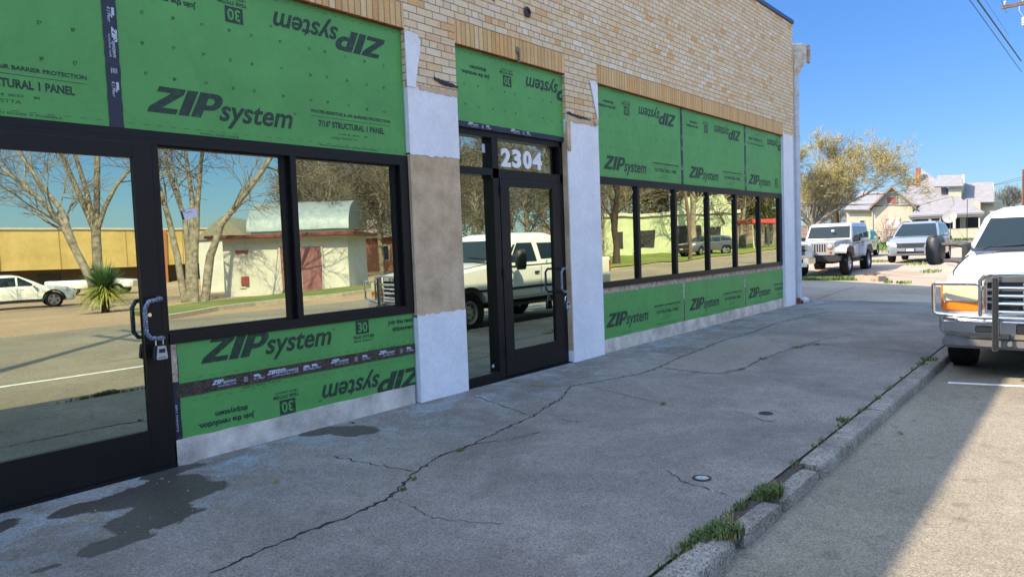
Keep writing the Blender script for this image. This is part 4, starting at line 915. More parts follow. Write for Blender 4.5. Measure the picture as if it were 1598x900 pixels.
def crossover(name,cat,label,loc,rz,L_,W,H,pm,wr=.36,hood=1.02,front='suv',rimm=None,rails=True,arches_black=False,plate=True,group=None):
    T=empty(name,loc,rz,label,cat,group); hl=L_/2; hw=W/2; fa=hl-.92; ra=-hl+.95; cowl=hl-1.25
    st=[(hl,hw*.62,.36,.70),(hl-.05,hw*.80,.32,.80),(hl-.18,hw*.92,.30,hood-.14),(hl-.5,hw*.98,.30,hood-.04),(hl-.95,hw,.30,hood+.0),(cowl,hw,.30,hood+.05),(0,hw,.30,hood+.06),(ra,hw,.30,hood+.09),(-hl+.3,hw*.96,.34,hood+.10),(-hl+.06,hw*.86,.38,hood+.02),(-hl,hw*.75,.42,hood-.2)]
    body_mesh(st,T,pm,[(fa,wr),(ra,wr)],wr+.065)
    zb=hood+.02; zr=H-.09
    C=Cabin([(zb,cowl+.05,-hl+.14,hw*.93),(zb+(zr-zb)*.5,cowl-.42,-hl+.30,hw*.86),(zr,cowl-.95,-hl+.55,hw*.74),(H-.03,cowl-1.2,-hl+.75,hw*.64),(H,cowl-1.5,-hl+1.1,hw*.45)]); C.build(T,pm,'cabin',.13)
    mid=zb+(zr-zb)*.5
    C.strips(T,[(zb+.05,-hw*.84,hw*.84),(mid,-hw*.77,hw*.77),(zr-.02,-hw*.66,hw*.66)],'f',name='windshield')
    C.strips(T,[(zb+.10,-hw*.76,hw*.76),(mid,-hw*.7,hw*.7),(zr-.02,-hw*.6,hw*.6)],'r',name='rear_window')
    xs=[cowl-.45,-.05,-.98,-hl+.62]
    for sg in (-1,1):
        zl=zb+.04; zt=zr-.04
        C.strips(T,[(zl,cowl-.34,-.02),(mid,cowl-.66,-.02),(zt,cowl-1.02,-.02)],'s',sg,'side_window'); C.strips(T,[(zl,-.10,-.98),(mid,-.10,-.99),(zt,-.10,-1.0)],'s',sg,'side_window'); C.strips(T,[(zl+.04,-1.08,-hl+.45),(mid,-1.08,-hl+.60),(zt-.02,-1.08,-hl+.85)],'s',sg,'side_window')
        for x0 in (cowl-.32,-.06,-1.0): seam(T,sg*(hw+.002),[(x0,hood-.05),(x0,.42)],.009)
        for x0 in (-.0+.12,-.85): MB().box(x0-.09,x0+.09,sg*hw-.02,sg*hw+.02,hood-.12,hood-.085).build('door_handle',pm,T,bev=.008)
        m_=MB().box(cowl-.50,cowl-.36,min(sg*(hw+.06),sg*(hw+.24)),max(sg*(hw+.06),sg*(hw+.24)),hood+.03,hood+.17).build('side_mirror',pm,T,bev=.035,seg=3); MB().box(cowl-.48,cowl-.40,min(sg*(hw*.9),sg*(hw+.1)),max(sg*(hw*.9),sg*(hw+.1)),hood+.03,hood+.07).build('mirror_arm',m_black,m_)
        wheel(T,fa,sg*(hw-.12),wr,.23,sg,rimm or m_rim,'spoke',5,.68); wheel(T,ra,sg*(hw-.12),wr,.23,sg,rimm or m_rim,'spoke',5,.68)
        if arches_black:
            for x0 in (fa,ra):
                mb=MB()
                for k in range(12):
                    a0,a1=math.pi*k/12,math.pi*(k+1)/12; r0,r1=wr+.055,wr+.12
                    mb.prism([(x0+math.cos(a0)*r0,sg*(hw-.01),wr+math.sin(a0)*r0),(x0+math.cos(a1)*r0,sg*(hw-.01),wr+math.sin(a1)*r0),(x0+math.cos(a1)*r1,sg*(hw-.01),wr+math.sin(a1)*r1),(x0+math.cos(a0)*r1,sg*(hw-.01),wr+math.sin(a0)*r1)],(0,sg*.03,0))
                mb.build('wheel_arch_trim',m_black,T)
            MB().box(ra+wr+.1,fa-wr-.1,min(sg*(hw-.03),sg*(hw+.015)),max(sg*(hw-.03),sg*(hw+.015)),.28,.42).build('sill_trim',m_black,T,bev=.01)
        # swept lamps
        h=MB().prism([(hl-.07,sg*hw*.50,.74),(hl-.10,sg*hw*.52,.84),(hl-.42,sg*hw*.955,.93),(hl-.45,sg*hw*.985,.80),(hl-.18,sg*hw*.86,.70)],(.035,sg*.02,.0)).build('headlight',m_lamp,T,bev=.008)
        MB().prism([(-hl+.02,sg*hw*.62,.86),(-hl+.02,sg*hw*.62,1.02),(-hl+.22,sg*hw*.955,1.06),(-hl+.20,sg*hw*.96,.90)],(-.04,sg*.02,0)).build('tail_light',m_red,T,bev=.008)
        MB().prism([(hl-.03,sg*hw*.62,.44),(hl-.03,sg*hw*.62,.52),(hl-.14,sg*hw*.88,.56),(hl-.13,sg*hw*.88,.44)],(.02,0,0)).build('fog_lamp_recess',m_black,T)
        if rails: MB().tube([(cowl-1.0,sg*hw*.68,H-.05),(cowl-1.15,sg*hw*.67,H+.01),(-hl+.95,sg*hw*.67,H+.01),(-hl+.8,sg*hw*.68,H-.06)],.016,6).build('roof_rail',m_black,T)
    g_=MB().prism([(hl-.015,-hw*.50,.66),(hl-.015,hw*.50,.66),(hl-.05,hw*.56,.84),(hl-.05,-hw*.56,.84)],(.03,0,0)).build('grille',m_black,T)
    mb=MB()
    for z in (.675,.725,.775,.825): mb.box(hl+.005-(z-.66)*.2,hl+.028-(z-.66)*.2,-hw*.53,hw*.53,z-.008,z+.008)
    mb.build('grille_bars',m_chrome,g_)
    lg=MB().box(hl-.04,hl+.012,-hw*.52,hw*.52,.40,.50).build('lower_grille',m_black,T,bev=.01); MB().box(hl,hl+.02,-hw*.50,hw*.50,.445,.46).build('grille_bars',m_chrome,lg)
    if plate: 
        p=MB().box(hl+.012,hl+.03,-.18,.18,.48,.62).build('plate_frame',m_black,T); MB().box(hl+.03,hl+.034,-.15,.15,.50,.60).build('licence_plate',mat('plate_white',(.6,.6,.58),.5),p)
    return T
jeep((30.5,2.95,gzl(30,2)),math.pi+R(1))
crossover('crossover_car','car','silver crossover car with roof rails and blank white plate on the sunlit lot',(37.0,.95,gz(36.5)+.03),math.pi+R(1),4.95,1.96,1.77,paint('silver_blue_paint',(.26,.275,.31),.35,.32),.37,1.06)
crossover('hatchback_car','car','lime green hatchback half hidden behind the silver off-road vehicle',(44.0,5.25,gz(44)+.03),math.pi+R(2),4.1,1.72,1.50,paint('lime_green_paint',(.24,.40,.08),.1,.35),.31,.93,rails=False)
# ---- front of the second pickup behind the downpipe
def dark_pickup(loc,rz):
    T=empty('pickup_truck',loc,rz,'pickup truck with black mesh grille and chrome bumper, half hidden by the white downpipe','pickup truck')
    mp=paint('pickup_white_paint',(.60,.62,.66),.3,.25)
    st=[(1.0,.84,.62,1.20),(.93,.93,.60,1.26),(.6,.99,.58,1.33),(0,1.0,.55,1.37),(-.7,1.0,.55,1.39),(-3.2,1.0,.55,1.36)]
    o=loft([(x,prof(h,zb,zt)) for x,h,zb,zt in st]).build('body',mp,T,smooth=True,ang=30); boolean_cut(o,arch_cut([(0,.42)],.52))
    bed=loft([(x,[(0,.58),(.9,.58),(1.0,.66),(1.0,1.30),(.97,1.38),(0,1.38)]) for x in (-3.24,-5.2)]).build('bed',mp,T,smooth=True,ang=30); boolean_cut(bed,arch_cut([(-3.9,.42)],.5))
    C=Cabin([(1.36,-.65,-3.2,.93),(1.86,-1.4,-3.1,.78),(1.95,-1.6,-2.9,.66)]); C.build(T,mp,'cab',.1); C.front(T,[(-.85,1.42),(.85,1.42),(.72,1.84),(-.72,1.84)])
    for sg in (-1,1):
        C.side(T,[(-1.15,1.42),(-2.05,1.42),(-2.03,1.82),(-1.5,1.82)],sg); C.side(T,[(-2.15,1.42),(-3.0,1.42),(-2.95,1.82),(-2.15,1.82)],sg)
        wheel(T,0,sg*.87,.42,.28,sg,m_rim,'spoke',6,.6); wheel(T,-3.9,sg*.87,.42,.28,sg,m_rim,'spoke',6,.6)
        MB().box(.90,1.02,min(sg*.62,sg*.93),max(sg*.62,sg*.93),.96,1.16).build('headlight',m_lamp,T,bev=.03)
    g_=MB().box(.95,1.03,-.60,.60,.80,1.22).build('grille',m_black,T,bev=.04)
    mb=MB()
    for k in range(-7,8):
        for q in range(5): mb.tube([(1.035,k*.08-.035,.84+q*.08),(1.035,k*.08,.87+q*.08),(1.035,k*.08+.035,.84+q*.08)],.006,4)
    mb.build('grille_mesh',m_chrome,g_)
    MB().box(1.03,1.05,-.60,.60,.985,1.045).build('grille_bar',m_black,g_)
    k=Ink(0,lambda u,v:(u,v)); k.text('RAM',-.22,.22,.99,.07,0,.03); mm=MB(); mm.add([(1.057,x,z) for x,_,z in k.mb.v],k.mb.f); mm.build('grille_letters',m_chrome,g_)
    MB().box(.98,1.06,-.66,.66,1.19,1.25).box(.98,1.06,-.66,.66,.76,.80).build('grille_surround',m_chrome,g_,bev=.015)
    MB().prism([(1.0,-.98,.52),(1.16,-.62,.50),(1.16,.62,.50),(1.0,.98,.52),(.85,.98,.52),(.85,-.98,.52)],(0,0,.24)).build('front_bumper',m_chrome,T,bev=.03)
    MB().box(1.15,1.18,-.42,.42,.56,.70).build('bumper_opening',m_black,T,bev=.02)
    MB().box(1.17,1.19,.26,.56,.42,.56).build('licence_plate',mat('plate_white',(.6,.6,.58),.5),T)
    MB().box(-3.1,.9,-.5,.5,.4,.58).build('chassis',m_black,T)
dark_pickup((27.75,4.15,gzl(28,3)),math.pi+R(43))
# across the street (seen in the windows)
crossover('crossover_car','car','white crossover car with black wheel arches on the dirt lot, mirrored in the door',(12.1,-34.3,gz(12,-34)-.02),R(168)+math.pi-R(155)+math.pi,4.6,1.85,1.62,paint('white_car_paint',(.75,.75,.70),0,.3),.37,1.0,arches_black=True)
crossover('sedan_car','car','dark grey car parked by the pale green building, seen in the far window panes',(52.5,-17.9,gz(52)),R(200),4.6,1.8,1.5,paint('dark_grey_paint',(.10,.11,.12),.3,.35),.33,.95,rails=False)
def small_pickup(loc,rz):
    T=empty('pickup_truck',loc,rz,'small white pickup truck parked behind the white crossover across the street','pickup truck'); mp=paint('white_car_paint',(.75,.75,.70),0,.3)
    o=loft([(x,prof(h,.45,zt)) for x,h,zt in ((2.45,.7,.85),(2.3,.86,.95),(1.2,.9,1.05),(-.3,.9,1.05),(-.35,.9,1.0),(-2.5,.88,1.0))]).build('body',mp,T,smooth=True,ang=30); boolean_cut(o,arch_cut([(1.55,.34),(-1.5,.34)],.42)+[MB().box(-2.42,-.42,-.75,.75,.6,1.3)])
    C=Cabin([(1.02,1.2,-.3,.84),(1.5,.5,-.25,.7),(1.58,.3,-.3,.6)]); C.build(T,mp,'cab',.1); C.front(T,[(-.75,1.06),(.75,1.06),(.65,1.48),(-.65,1.48)]); C.rear(T,[(-.65,1.08),(.65,1.08),(.6,1.46),(-.6,1.46)])
    for sg in (-1,1): C.side(T,[(.85,1.06),(-.15,1.06),(-.12,1.47),(.4,1.47)],sg); wheel(T,1.55,sg*.8,.34,.22,sg,m_steel,'disc'); wheel(T,-1.5,sg*.8,.34,.22,sg,m_steel,'disc')
small_pickup((19.5,-44.5,gz(19,-44)-.02),R(40))

# ------------------------------------------------------------------ cream house
H=empty('cream_house',(0,0,0),0,'cream clapboard house with grey hipped roof, gables, red brick chimney and front porch','house')
HD=70.0; hR=Vector((.6255662,-.77928784,0)).normalized(); hF=Vector((.77717737,.62662363,0)).normalized()
CR_=Vector((.6255662,-.77928784,-.0371132)); CU_=Vector((.06828075,.00729966,.99763944)); CF_=Vector((.77717737,.62662363,-.05777678))
HX=80.0
def wpt(px,py,X):
    d=CR_*(px-799)-CU_*(py-450)+CF_*1138; t=X/d.x; return Vector((X,-5.292+d.y*t,1.533+d.z*t))
HY=wpt(1440,350,HX).y; H.location=(HX,HY,0); H.rotation_euler=(0,0,-math.pi/2)
def hq(px,py,w=0): p=wpt(px,py,HX+w); return (HY-p.y,w,p.z)
def clap(name,c):
    m=bpy.data.materials.new(name); nt,N,L=nodes(m); b=N['Principled BSDF']; b.inputs['Roughness'].default_value=.7
    g=N.new('ShaderNodeTexCoord'); w=N.new('ShaderNodeTexWave'); w.wave_type='BANDS'; w.bands_direction='Z'; w.wave_profile='SAW'; w.inputs['Scale'].default_value=1.6; L.new(g.outputs['Object'],w.inputs['Vector'])
    f=noise(N,L,g.outputs['Object'],1.5,6,.7); cc=mixc(N,L,1.0,ramp(N,L,f,[(.3,tuple(x*.85 for x in c)),(.7,c)]),ramp(N,L,w.outputs['Fac'],[(.0,.55),(.12,1.0)]),'MULTIPLY'); L.new(cc,b.inputs['Base Color'])
    bp=N.new('ShaderNodeBump'); bp.inputs['Distance'].default_value=.02; L.new(w.outputs['Fac'],bp.inputs['Height']); L.new(bp.outputs[0],b.inputs['Normal']); return m
m_clap=clap('cream_clapboard',(.52,.49,.37)); m_shing=mat('grey_shingle',(.21,.205,.215),.9,0,.06,2.5,.4,12,.2,c2=(.24,.235,.245),fine=.2,fs=14)
m_trim=mat('cream_trim',(.50,.48,.42),.7,0,.1); m_dark=mat('recess_shade',(.02,.02,.022),.6); m_hwin=mat('house_window',(.05,.055,.06),.15)
def hb_(n,x0,x1,y0,y1,w0,w1,m,par=H):
    m_=(x0+x1)/2; return MB().box(hq(x0,y0,w0)[0],hq(x1,y0,w0)[0],w0,w1,hq(m_,y1,w0)[2],hq(m_,y0,w0)[2]).build(n,m,par)
def pr(p): return [hq(a,b,w) for a,b,w in p]
hb_('wall',1321,1362,325,381,1.5,9,m_clap); hb_('wall',1362,1424,321,381,0,9,m_clap); hb_('wall',1424,1530,318,381,2.2,10,m_clap); hb_('wall',1512,1551,314,381,3,9,m_clap)
MB().prism(pr([(1362,321,0),(1424,321,0),(1392,291,0)]),(0,.3,0)).build('gable_wall',clap('pale_blue_clapboard',(.38,.42,.38)),H)
def slab(pts,t=.14,name='roof',m=m_shing,par=H):
    mb=MB(); n=len(pts); v=[Vector(p) for p in pts]; nr=(v[1]-v[0]).cross(v[2]-v[0]).normalized(); 
    if nr.z<0: nr=-nr
    mb.prism(pts,tuple(-nr*t)); return mb.build(name,m,par)
slab(pr([(1355,325,-.5),(1391.5,289,-.5),(1391.5,289,6),(1355,325,6)])); slab(pr([(1391.5,289,-.5),(1430,323,-.5),(1430,323,6),(1391.5,289,6)]))
for a,b_ in (((1355,325),(1391.5,289)),((1391.5,289),(1430,323))):
    A_=hq(*a,-.52);B_=hq(*b_,-.52); MB().prism([A_,B_,(B_[0],B_[1],B_[2]-.25),(A_[0],A_[1],A_[2]-.25)],(0,-.05,0)).build('barge_board',mat('brown_trim',(.22,.16,.13),.7,0,.2),H)
slab(pr([(1317,327,1.0),(1378,327,1.0),(1378,299,5),(1344,299,5)])); slab(pr([(1317,327,1.0),(1344,299,5),(1317,327,9.5)]))
AP=(1438,263,6.0)
slab(pr([(1395,321,1.6),(1515,321,1.6),AP])); slab(pr([(1395,321,1.6),AP,(1395,321,10.5)])); slab(pr([(1515,321,1.6),(1515,321,10.5),AP]))
MB().box(hq(1429,270,4.2)[0],hq(1435,270,4.2)[0],4.2,4.8,hq(1432,292,4.2)[2],hq(1432,262,4.2)[2]).build('chimney',mat('red_brick_far',(.30,.07,.04),.9,0,.25,12),H)
hb_('dormer_wall',1480,1500,288,318,2.6,6,m_clap); slab(pr([(1458,291,2.2),(1503,290,2.2),(1501,273,4.2),(1463,274,4.2)]),name='dormer_roof'); MB().prism(pr([(1501,290,2.6),(1501,290,6.2),(1501,273,4.2)]),(.2,0,0)).build('dormer_gable',m_trim,H)
slab(pr([(1497,316,2.4),(1552,315,2.4),(1548,284,5.6),(1499,286,5.6)])); MB().prism(pr([(1550,315,2.6),(1550,315,8.6),(1547,285,5.6)]),(.15,0,0)).build('gable_wall',m_clap,H)
# porch
slab(pr([(1417,337,-1.6),(1537,331,-1.6),(1512,317,2.0),(1440,319,2.0)]),.12,'porch_roof'); hb_('gutter',1417,1536,335,336.5,-1.68,-1.6,mat('gutter_grey',(.2,.2,.19),.6))
MB().prism(pr([(1417,337,-1.6),(1440,319,2.0),(1430,330,2.2)]),(0,.1,0)).build('porch_roof_end',m_shing,H)
hb_('porch_beam',1419,1534,335.5,340,-1.5,-1.35,m_trim)
hb_('porch_shade',1426,1528,341,357,1.9,2.19,m_dark)  # near-black sheet over the clapboard, paints in the shade of the porch recess
for x in (1421,1449,1466,1487,1527): hb_('porch_post',x,x+ (4 if x in (1449,1487) else 2.2),340,358,-1.45,-1.2,m_trim)
hb_('porch_low_wall',1421,1532,357.5,381,-1.45,-1.25,m_clap); hb_('porch_floor',1424,1530,372,379,-1.2,2.2,m_trim)
hb_('porch_window',1432,1447,341,354,1.85,1.9,mat('curtain',(.25,.20,.14),.8,0,.2),H); hb_('porch_window',1455,1464,341,354,1.85,1.9,m_hwin); hb_('porch_door',1498,1507,340,368,1.85,1.9,m_trim)
def hwin(x0,x1,y0,y1,w,m,fr_=.6):
    o=hb_('window',x0-1,x1+1,y0-1,y1+1,w-.05,w+.02,m_trim); mid=(x0+x1)/2
    for a,b_ in (((x0,mid-.35),(mid+.35,x1)) if x1-x0>9 else ((x0,x1),)): hb_('window_pane',a,b_,y0,y1,w-.07,w-.05,m,o)
hwin(1384,1399,308,317.5,-.02,mat('red_curtain',(.28,.09,.07),.8,0,.2)); hwin(1342,1348,344,350,1.48,m_hwin); hwin(1381,1404,341,357,-.02,mat('patterned_curtain',(.35,.25,.20),.9,0,.6,3,c2=(.4,.45,.42)))
hb_('air_conditioner',1407,1415,351.5,357,-.5,.05,mat('ac_grey',(.45,.45,.43),.6,0,.15))
MB().tube([hq(1361.5,325,-.05),hq(1361.5,378,-.05)],.05,6).build('corner_board',m_trim,H)
# satellite dish on a pole
D=empty('satellite_dish',tuple(wpt(1483,344,69)),H.rotation_euler.z,'pale round satellite dish on a pole in front of the porch','satellite dish')
MB().tube([(0,0,-2.2),(0,0,.1)],.04,8).build('pole',m_dull,D); MB().lathe((0,-.1,.25),(-.15,-1,.35),[(0,.0),(.3,.05),(.52,.15),(.54,.16),(.3,.02),(0,-.03)],20).build('dish',mat('dish_grey',(.30,.30,.29),.6),D,smooth=True)
MB().tube([(0,-.1,0),(0,-.6,.25)],.02,5).build('feed_arm',m_dull,D)
# picket rail near house
F=empty('wire_fence',tuple(Vector((73,wpt(1395,370,73).y,gz(73)))),H.rotation_euler.z,'low thin metal picket fence in front of the cream house','fence')
for k in range(46): MB().tube([(-2.2+k*.12,0,-.1),(-2.2+k*.12,0,1.0)],.014,4).build('picket',m_dull,F)
MB().tube([(-2.3,0,.95),(3.3,0,.95)],.018,4).tube([(-2.3,0,.2),(3.3,0,.2)],.018,4).build('rail',m_dull,F)

# ------------------------------------------------------------------ trees
m_bark=mat('grey_bark',(.17,.145,.11),.95,0,.35,5,.8,18,.1,c2=(.28,.25,.19)); m_barkd=mat('dark_bark',(.07,.055,.045),.95,0,.35,5,.8,18,.1)
m_twig=mat('twig',(.20,.17,.125),.95,0,.25,3); m_bud=mat('spring_bud',(.29,.27,.06),.8,0,.3,1.2,c2=(.38,.36,.10)); m_twigd=mat('twig_dark',(.13,.11,.08),.95,0,.3,3)
def grow(mb,tw,buds,p,d,ln,r,lv,rn,P):
    n=3 if lv<3 else 2; pts=[p]; rs=[r]; q=p.copy(); dd=d.copy()
    for k in range(n):
        dd=(dd+Vector((rn.gauss(0,P['jit']),rn.gauss(0,P['jit']),rn.gauss(0,P['jit'])))+P['bias']*P['bs']+Vector((0,0,P['up'] if lv<3 else P['droop']))).normalized()
        q=q+dd*ln/n; pts.append(q.copy()); rs.append(r*(1-.42*(k+1)/n))
    rs=[max(q_,P.get('rmin',.006)) for q_ in rs]
    (mb if lv<P['tl'] else tw).tube(pts,rs,6 if lv<2 else (4 if lv<P['tl'] else 3),False)
    if lv>=P['max']:
        if P['bud']:
            for _ in range(P['bud']):
                t=rn.random(); c=pts[0].lerp(pts[-1],t)+Vector((rn.gauss(0,.05),rn.gauss(0,.05),rn.gauss(0,.05))); s=P['bsz']*rn.uniform(.5,1.4)
                a=Vector((rn.gauss(0,1),rn.gauss(0,1),rn.gauss(0,1))).normalized()*s; b_=a.orthogonal().normalized()*s*.6; buds.add([c-a,c-b_,c+a,c+b_],[(0,1,2,3)])
        return
    kids=rn.choice(P['kids']) if lv else P['k0']
    for k in range(kids):
        t=rn.uniform(.35,1.0) if k else 1.0; i=min(n-1,int(t*n)); s0=pts[i].lerp(pts[i+1],t*n-i)
        ax=Vector((rn.gauss(0,1),rn.gauss(0,1),rn.gauss(0,1))).cross(dd).normalized(); ang=R(rn.uniform(*P['ang']))*(.5 if k==0 else 1)
        nd=(Matrix.Rotation(ang,3,ax)@dd).normalized()
        grow(mb,tw,buds,s0,nd,ln*rn.uniform(*P['lf']),rs[-1]*(.95 if k==0 else rn.uniform(.5,.8)),lv+1,rn,P)
DP=dict(jit=.10,bias=Vector((0,0,0)),bs=0,up=.06,droop=0,tl=3,max=6,bud=0,bsz=.05,kids=(3,3,4),k0=4,ang=(22,52),lf=(.62,.84))
def tree(name,label,loc,trunks,seed,P=None,group=None,mb_m=m_bark,tw_m=m_twig,bud_m=m_bud,cat='tree',start=1):
    P={**DP,**(P or {})}; rn=random.Random(seed); T=empty(name,loc,0,label,cat,group); mb=MB();tw=MB();bd=MB()
    for pts,rs,ln in trunks:
        pts=[Vector(p) for p in pts]; mb.tube(pts,rs,9,False)
        if len(pts)>3:
            for i in range(1,len(pts)-1):
                for _ in range(P.get('side',2)):
                    if i==1 and P.get('noside1'): continue
                    d=(pts[i+1]-pts[i]).normalized(); ax=Vector((rn.gauss(0,1),rn.gauss(0,1),rn.gauss(0,1))).cross(d).normalized(); nd=Matrix.Rotation(R(rn.uniform(30,65)),3,ax)@d
                    grow(mb,tw,bd,pts[i].lerp(pts[i+1],rn.random()),nd,ln*.8,rs[i]*.4,start+1,rn,P)
        d=(pts[-1]-pts[-2]).normalized()
        for _ in range(P['k0'] if len(pts)>3 or not P.get('noside1') else 0):
            ax=Vector((rn.gauss(0,1),rn.gauss(0,1),rn.gauss(0,1))).cross(d).normalized(); nd=Matrix.Rotation(R(rn.uniform(5,38)),3,ax)@d
            grow(mb,tw,bd,pts[-1],nd,ln,rs[-1]*.8,start,rn,P)
    mb.build('trunk',mb_m,T,smooth=True,ang=60); cr=tw.build('crown',tw_m,T) if tw.v else None
    if bd.v: bd.build('spring_leaves',bud_m,cr or T)
    return T
# big budding tree behind the parked vehicles
bx,by=TREE0
rr=hR
def tl(u,v,w=0): return tuple(rr*u+hF*w+Vector((0,0,v)))
tree('budding_tree','large spreading tree with yellow green spring buds beside the cream house',(bx,by,gz(bx)),
 [([tl(0,-.2),tl(.05,1.2),tl(0,2.0),tl(-.1,2.6)],[.36,.30,.25,.2],1.5),
  ([tl(0,1.4),tl(.7,2.5,.3),tl(1.6,3.7,.5),tl(2.6,4.8,.6)],[.22,.18,.13,.08],1.65),
  ([tl(0,1.6),tl(1.0,2.5,-.4),tl(2.3,3.4,-.8),tl(3.7,4.0,-1.0)],[.19,.15,.11,.07],1.65),
  ([tl(0,2.0),tl(.3,3.2,.5),tl(.6,4.4,.8),tl(.9,5.4,.9)],[.18,.14,.10,.07],1.45),
  ([tl(0,1.6),tl(-.7,2.6),tl(-1.3,3.6,.3),tl(-1.8,4.5)],[.18,.14,.10,.07],1.5)],11,
  dict(bias=Vector((.62,-.78,0)),bs=.035,bud=5,bsz=.033,max=6,kids=(3,3,4),up=.07,droop=.02,lf=(.64,.84),jit=.12,side=2,k0=3,rmin=.009),tw_m=mat('bud_twig',(.27,.205,.11),.9,0,.2,3))
tree('bare_tree','dark thin trunk of a bare tree behind the budding tree',tuple(Vector((0,-5.292,0))+Vector(T2)),[([(0,0,-.5),(.05,0,2),(0,.1,4.2),(.1,0,6)],[.3,.27,.22,.16],1.6)],12,dict(max=5,k0=3),mb_m=m_barkd,tw_m=m_twigd)
